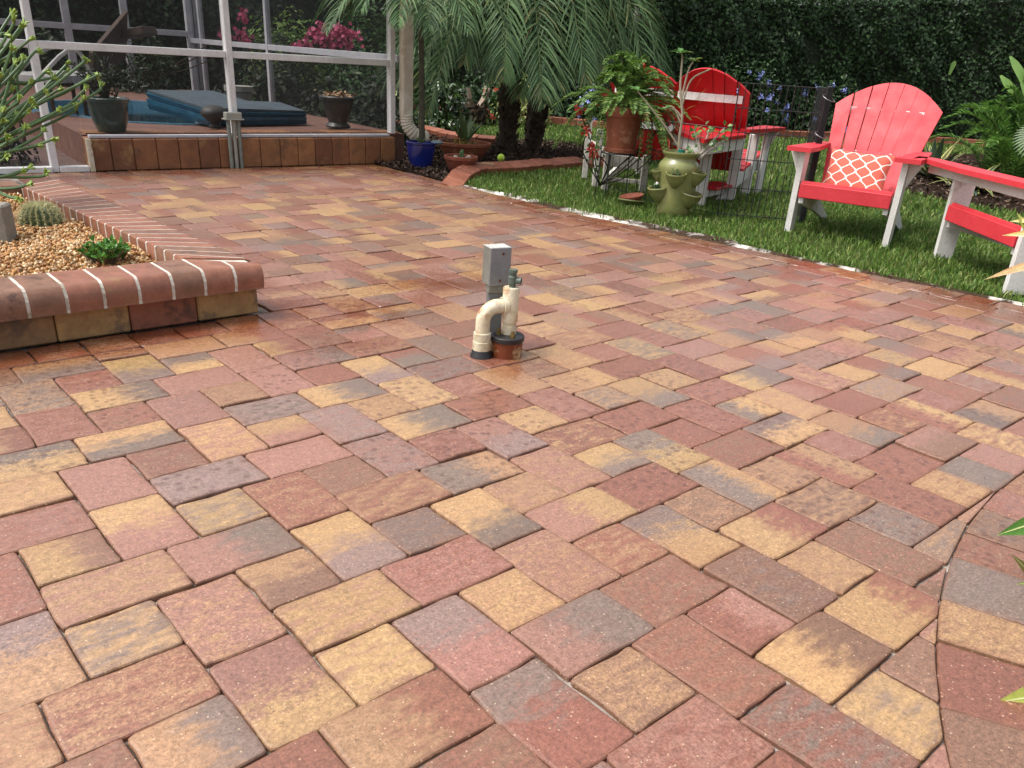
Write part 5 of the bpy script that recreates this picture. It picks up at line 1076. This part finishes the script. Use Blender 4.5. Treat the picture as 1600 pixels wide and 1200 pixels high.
b=P7(1094,246)
for (px,py) in ((1090,206),(1085,212),(1110,205),(1128,200),(1135,215),(1130,232),(1104,222),(1083,236)):
    T=P7(px,py)+RNG.normal(0,.03,3)*FW; q=smoothpath([b+RNG.normal(0,.008,3),(b+T)/2+(0,0,.01),T],8); mb=MB(); mb.tube(q,np.linspace(.011,.004,8),7); mb.build('branch',mat('pale_stem','#b5aca0','#8f877c',.7,30,.2),e,True)
    C_=T+RNG.normal(0,.022,(9,3)); leaf_cloud('leaves',C_,np.tile([[-.4,-.4,.8]],(9,1)),np.full(9,.04),leafmat('rose_leaf',['#4f7a38','#6a9448','#3f652f','#7fa855'],.3,.25,.6),e,.7,.5)
T=P7(1128,208); leaves_at(T,2,.1,.022,PLV,e,'large_leaf')
e=empty('saucer_stack',(5.22,4.46,0),'two old plant saucers stacked on the grass beside the green pot','saucer'); sc_=G(986,322); e.location=(sc_[0],sc_[1],0)
for (dz,r,mt_,tl) in ((.02,.11,OL,(.1,.05,1)),(.052,.095,TC2,(-.15,.1,1))): mb=MB(); mb.lathe(sc_+(0,0,dz),[(r*.8,0),(r,.022),(r*.99,.03),(r*.93,.028),(r*.75,.008),(.0,.006)],26,axis=unit(tl),close=True); mb.build('saucer',mt_,e,True,50)
# black wire pen
W4=[G(912,302),G(935,318),(5.33,4.28,0),(5.40,3.75,0),(5.84,3.30,0)]; W4[2]=np.array(W4[2]);W4[3]=np.array(W4[3]);W4[4]=np.array(W4[4])
W4=[np.array([5.66,5.38,0]),np.array([5.52,4.82,0]),W4[2],W4[3],W4[4],np.array([6.30,3.66,0])]
e=empty('wire_pen',tuple(W4[3]),'folding black wire pen panels standing on the lawn before the red chairs','pen')
for i in range(len(W4)-1):
    a,b_=W4[i],W4[i+1]; hgt=.92 if i>=3 else (.40 if i<2 else .62); mb=MB(); d=b_-a; n=max(6,int(np.linalg.norm(d)/.046))
    if i>=3:
        for k in range(n+1): p=a+d*k/n; mb.tube([p+(0,0,.01),p+(0,0,hgt)],.003 if 0<k<n else .0045,5)
        for z in (.03,.22,.42,.60,.76,hgt): mb.tube([a+(0,0,z),b_+(0,0,z)],.0033,5)
    else:
        for k in range(0,n+1,2 if i<2 else 1): p=a+d*k/n; mb.tube([p+(0,0,.0),p+(0,0,hgt)],.0021,5)
        for z in (.03,hgt): mb.tube([a+(0,0,z),b_+(0,0,z)],.0024,5)
    mb.build('wire_panel',BW_,e)
pt=W4[4]
mb=MB()
for k in range(5): mb.tube([pt+RT*(1,1,0)*(k*.009-.018)+(0,0,.01),pt+RT*(1,1,0)*(k*.009-.018)+(0,0,.93)],.005,6)
mb.box(pt+(0.02,0.02,.47),(.03,.03,.93)); mb.build('post',BW_,e)
for z in (.62,.86): mb=MB(); mb.tube([pt+(.045*math.cos(a),.045*math.sin(a),z+.02*math.sin(a)) for a in np.linspace(0,6.28,16)],.003,5); mb.build('wire_tie',mat('grey_wire','#8f9294','#77797b',.4,20,.1,metal=.6),e,True)
# ================================================================== FERNS AND STRAPS BEYOND THE CORAL CHAIR
FG2=leafmat('sword_fern_leaf',['#4a6f2c','#5f8a38','#3c5c26','#78a048','#527832'],.45,.35,.35)
for c_,n,L,lb in (((10.55,3.55,.0),46,1.35,'tall bright green sword fern behind the agave'),((11.6,4.2,.0),30,1.1,'sword fern farther back between the coral chair and the hedge'),((10.2,2.6,.0),34,1.2,'sword fern at the frame edge above the coral plank')):
    e=empty('sword_fern',c_,lb,'fern','sword ferns'); fern(e,c_,n,L,.13,34,up=(.55,1.5),droop=.55,rise=1.45,m=FG2,wl=.013)
e=empty('strap_plant',(10.9,3.0,0),'broad pale green strap leaves rising above the ferns','plant'); SL=mat('broad_leaf','#7f9f55','#688a45',.45,6,.1)
for (px,py,rg_) in ((1578,88,11.2),(1606,105,11.2),(1595,130,11.0),(1563,118,11.3),(1492,95,11.0)):
    T=RNGP(px,py,rg_); b=np.array([10.9,3.0,.2]) if px>1500 else RNGP(1483,117,11.); d=T-b; sd=unit(np.cross(d,-FW)); mb=MB(); mb.strip([b,b+d*.5,b+d*.75,b+d*.93,T],sd,[.05,.06,.062,.045,.012] if px>1500 else [.012,.022,.026,.018,.002],0,.15,-FW); mb.build('leaf',SL,e,True)
SG=leafmat('silver_palm',['#8fa37f','#a5b596','#7a8f6a'],.5,.3)
e=empty('fan_palm',(9.6,2.55,0),'thin grey green fan leaf at the frame edge over the plank','plant')
b=RNGP(1625,215,9.9)
for i in range(16): a=math.radians(110+i*9); d=RT*math.cos(a)+UP*math.sin(a)*.75-FW*.1; mb=MB(); mb.strip([b,b+d*.1,b+d*.2-(0,0,.015),b+d*.27-(0,0,.05)],unit(np.cross(d,FW)),[.006,.011,.008,.001],0,.3,-FW); mb.build('leaflet',SG,e)
mb=MB(); mb.tube(smoothpath([(9.6,2.55,0),(9.6,2.5,.25),b],8),.012,7); mb.build('stalk',FR_,e,True)
# ================================================================== FOREGROUND PLANT at the frame edge
e=empty('croton_plant',(2.85,-.32,0),'croton leaf tips in green, red and yellow reaching in at the frame edge','plant')
def fleaf(tip,base,w,cols,name='leaf',curl=.1):
    k=9; t=np.linspace(0,1,k); tip,base=np.array(tip),np.array(base); P=base+(tip-base)*t[:,None]; P[:,2]+=curl*np.sin(t*math.pi)*np.linalg.norm(tip-base); d=unit(tip-base); sd=unit(np.cross(d,(RT*.1+UP))); nz=np.cross(sd,d)
    sd2=unit(np.cross(d,-FW)); mb=MB(); P=P+(-FW)*0.0; P[:,2]-=.05*np.linalg.norm(tip-base)*np.clip(.25-t,0,1); wd=w*np.array([.25,.6,.85,1,1,.9,.68,.36,.02]); mb.strip(P,sd2,wd,0,.22,-FW); mb.build(name,mat(name+'_'+cols[0][1:],cols[0],cols[1],.38,18,.15,c3=cols[2],s3=22,p3=.62),e,True)
    rb=MB(); rb.strip(P-FW*.0012,sd2,wd*.07+.0004,0,.1,-FW); rb.build('midrib',mat('midrib','#c9cf8f','#b0b878',.5,30,.1),e)
    for s_ in (-1,1):
        for i in range(2,7):
            vb=MB(); a_=P[i]; c_=P[min(i+1,8)]+sd2*s_*wd[min(i+1,8)]*.8-FW*(.22*wd[min(i+1,8)]*.8+.001); vb.strip([a_-FW*.001,c_],sd2,[.0004,.0002]) if False else None
def Rp(px,py,r): return RNGP(px,py,r)
fleaf(Rp(1558,836,1.95),Rp(1690,806,2.1),.026,('#4f7a2a','#3f6a24','#6a9438'),'green_leaf',.05)
fleaf(Rp(1580,866,1.92),Rp(1640,935,2.05),.012,('#9a3540','#74883a','#b8a850'),'red_green_leaf',.02)
fleaf(Rp(1587,913,1.9),Rp(1680,905,2.05),.009,('#8d963f','#8a9a38','#3a2a1e'),'thin_leaf',.02)
fleaf(Rp(1556,1098,1.5),Rp(1690,1095,1.62),.03,('#adb257','#98a248','#6a4230'),'yellow_leaf',.08)
fleaf(Rp(1538,437,3.0),Rp(1680,405,3.0),.013,('#c4a578','#c9a070','#b06a4a'),'dry_leaf',.06)
fleaf(Rp(1566,368,3.05),Rp(1680,372,3.05),.013,('#bb9f52','#a88c44','#a8764e'),'yellow_blade',.05)
fleaf(Rp(1578,346,3.1),Rp(1660,348,3.1),.012,('#a8963e','#b5a552','#a8603a'),'yellow_blade',.04)
fleaf(Rp(1589,333,3.1),Rp(1640,420,3.1),.022,('#9c9a3c','#7f8a38','#c8783f'),'yellow_blade',.03)
for q in (Rp(1700,790,2.1),Rp(1690,1095,1.62),Rp(1680,372,3.05)):
    mb=MB(); mb.tube(smoothpath([(2.85,-.32,0),(2.85,-.32,.15)+(q-np.array([2.85,-.32,.15]))*.4,q],8),.008,7); mb.build('stem',FR_,e,True)
for i in range(16):
    a=i*2.4; b=np.array([2.85,-.32,.06+.022*i]); d=unit((math.cos(a),math.sin(a),.55)); c_=('#4f7a2a','#3f6a24','#8a9438') if i%3 else ('#8d963f','#7d8636','#9a5540')
    fleaf(b+d*random.uniform(.16,.24),b,.02,c_,'leaf',.12)
mb=MB(); mb.tube([(2.85,-.32,0),(2.85,-.32,.2),(2.86,-.33,.42)],.009,7); mb.build('stem',FR_,e,True)
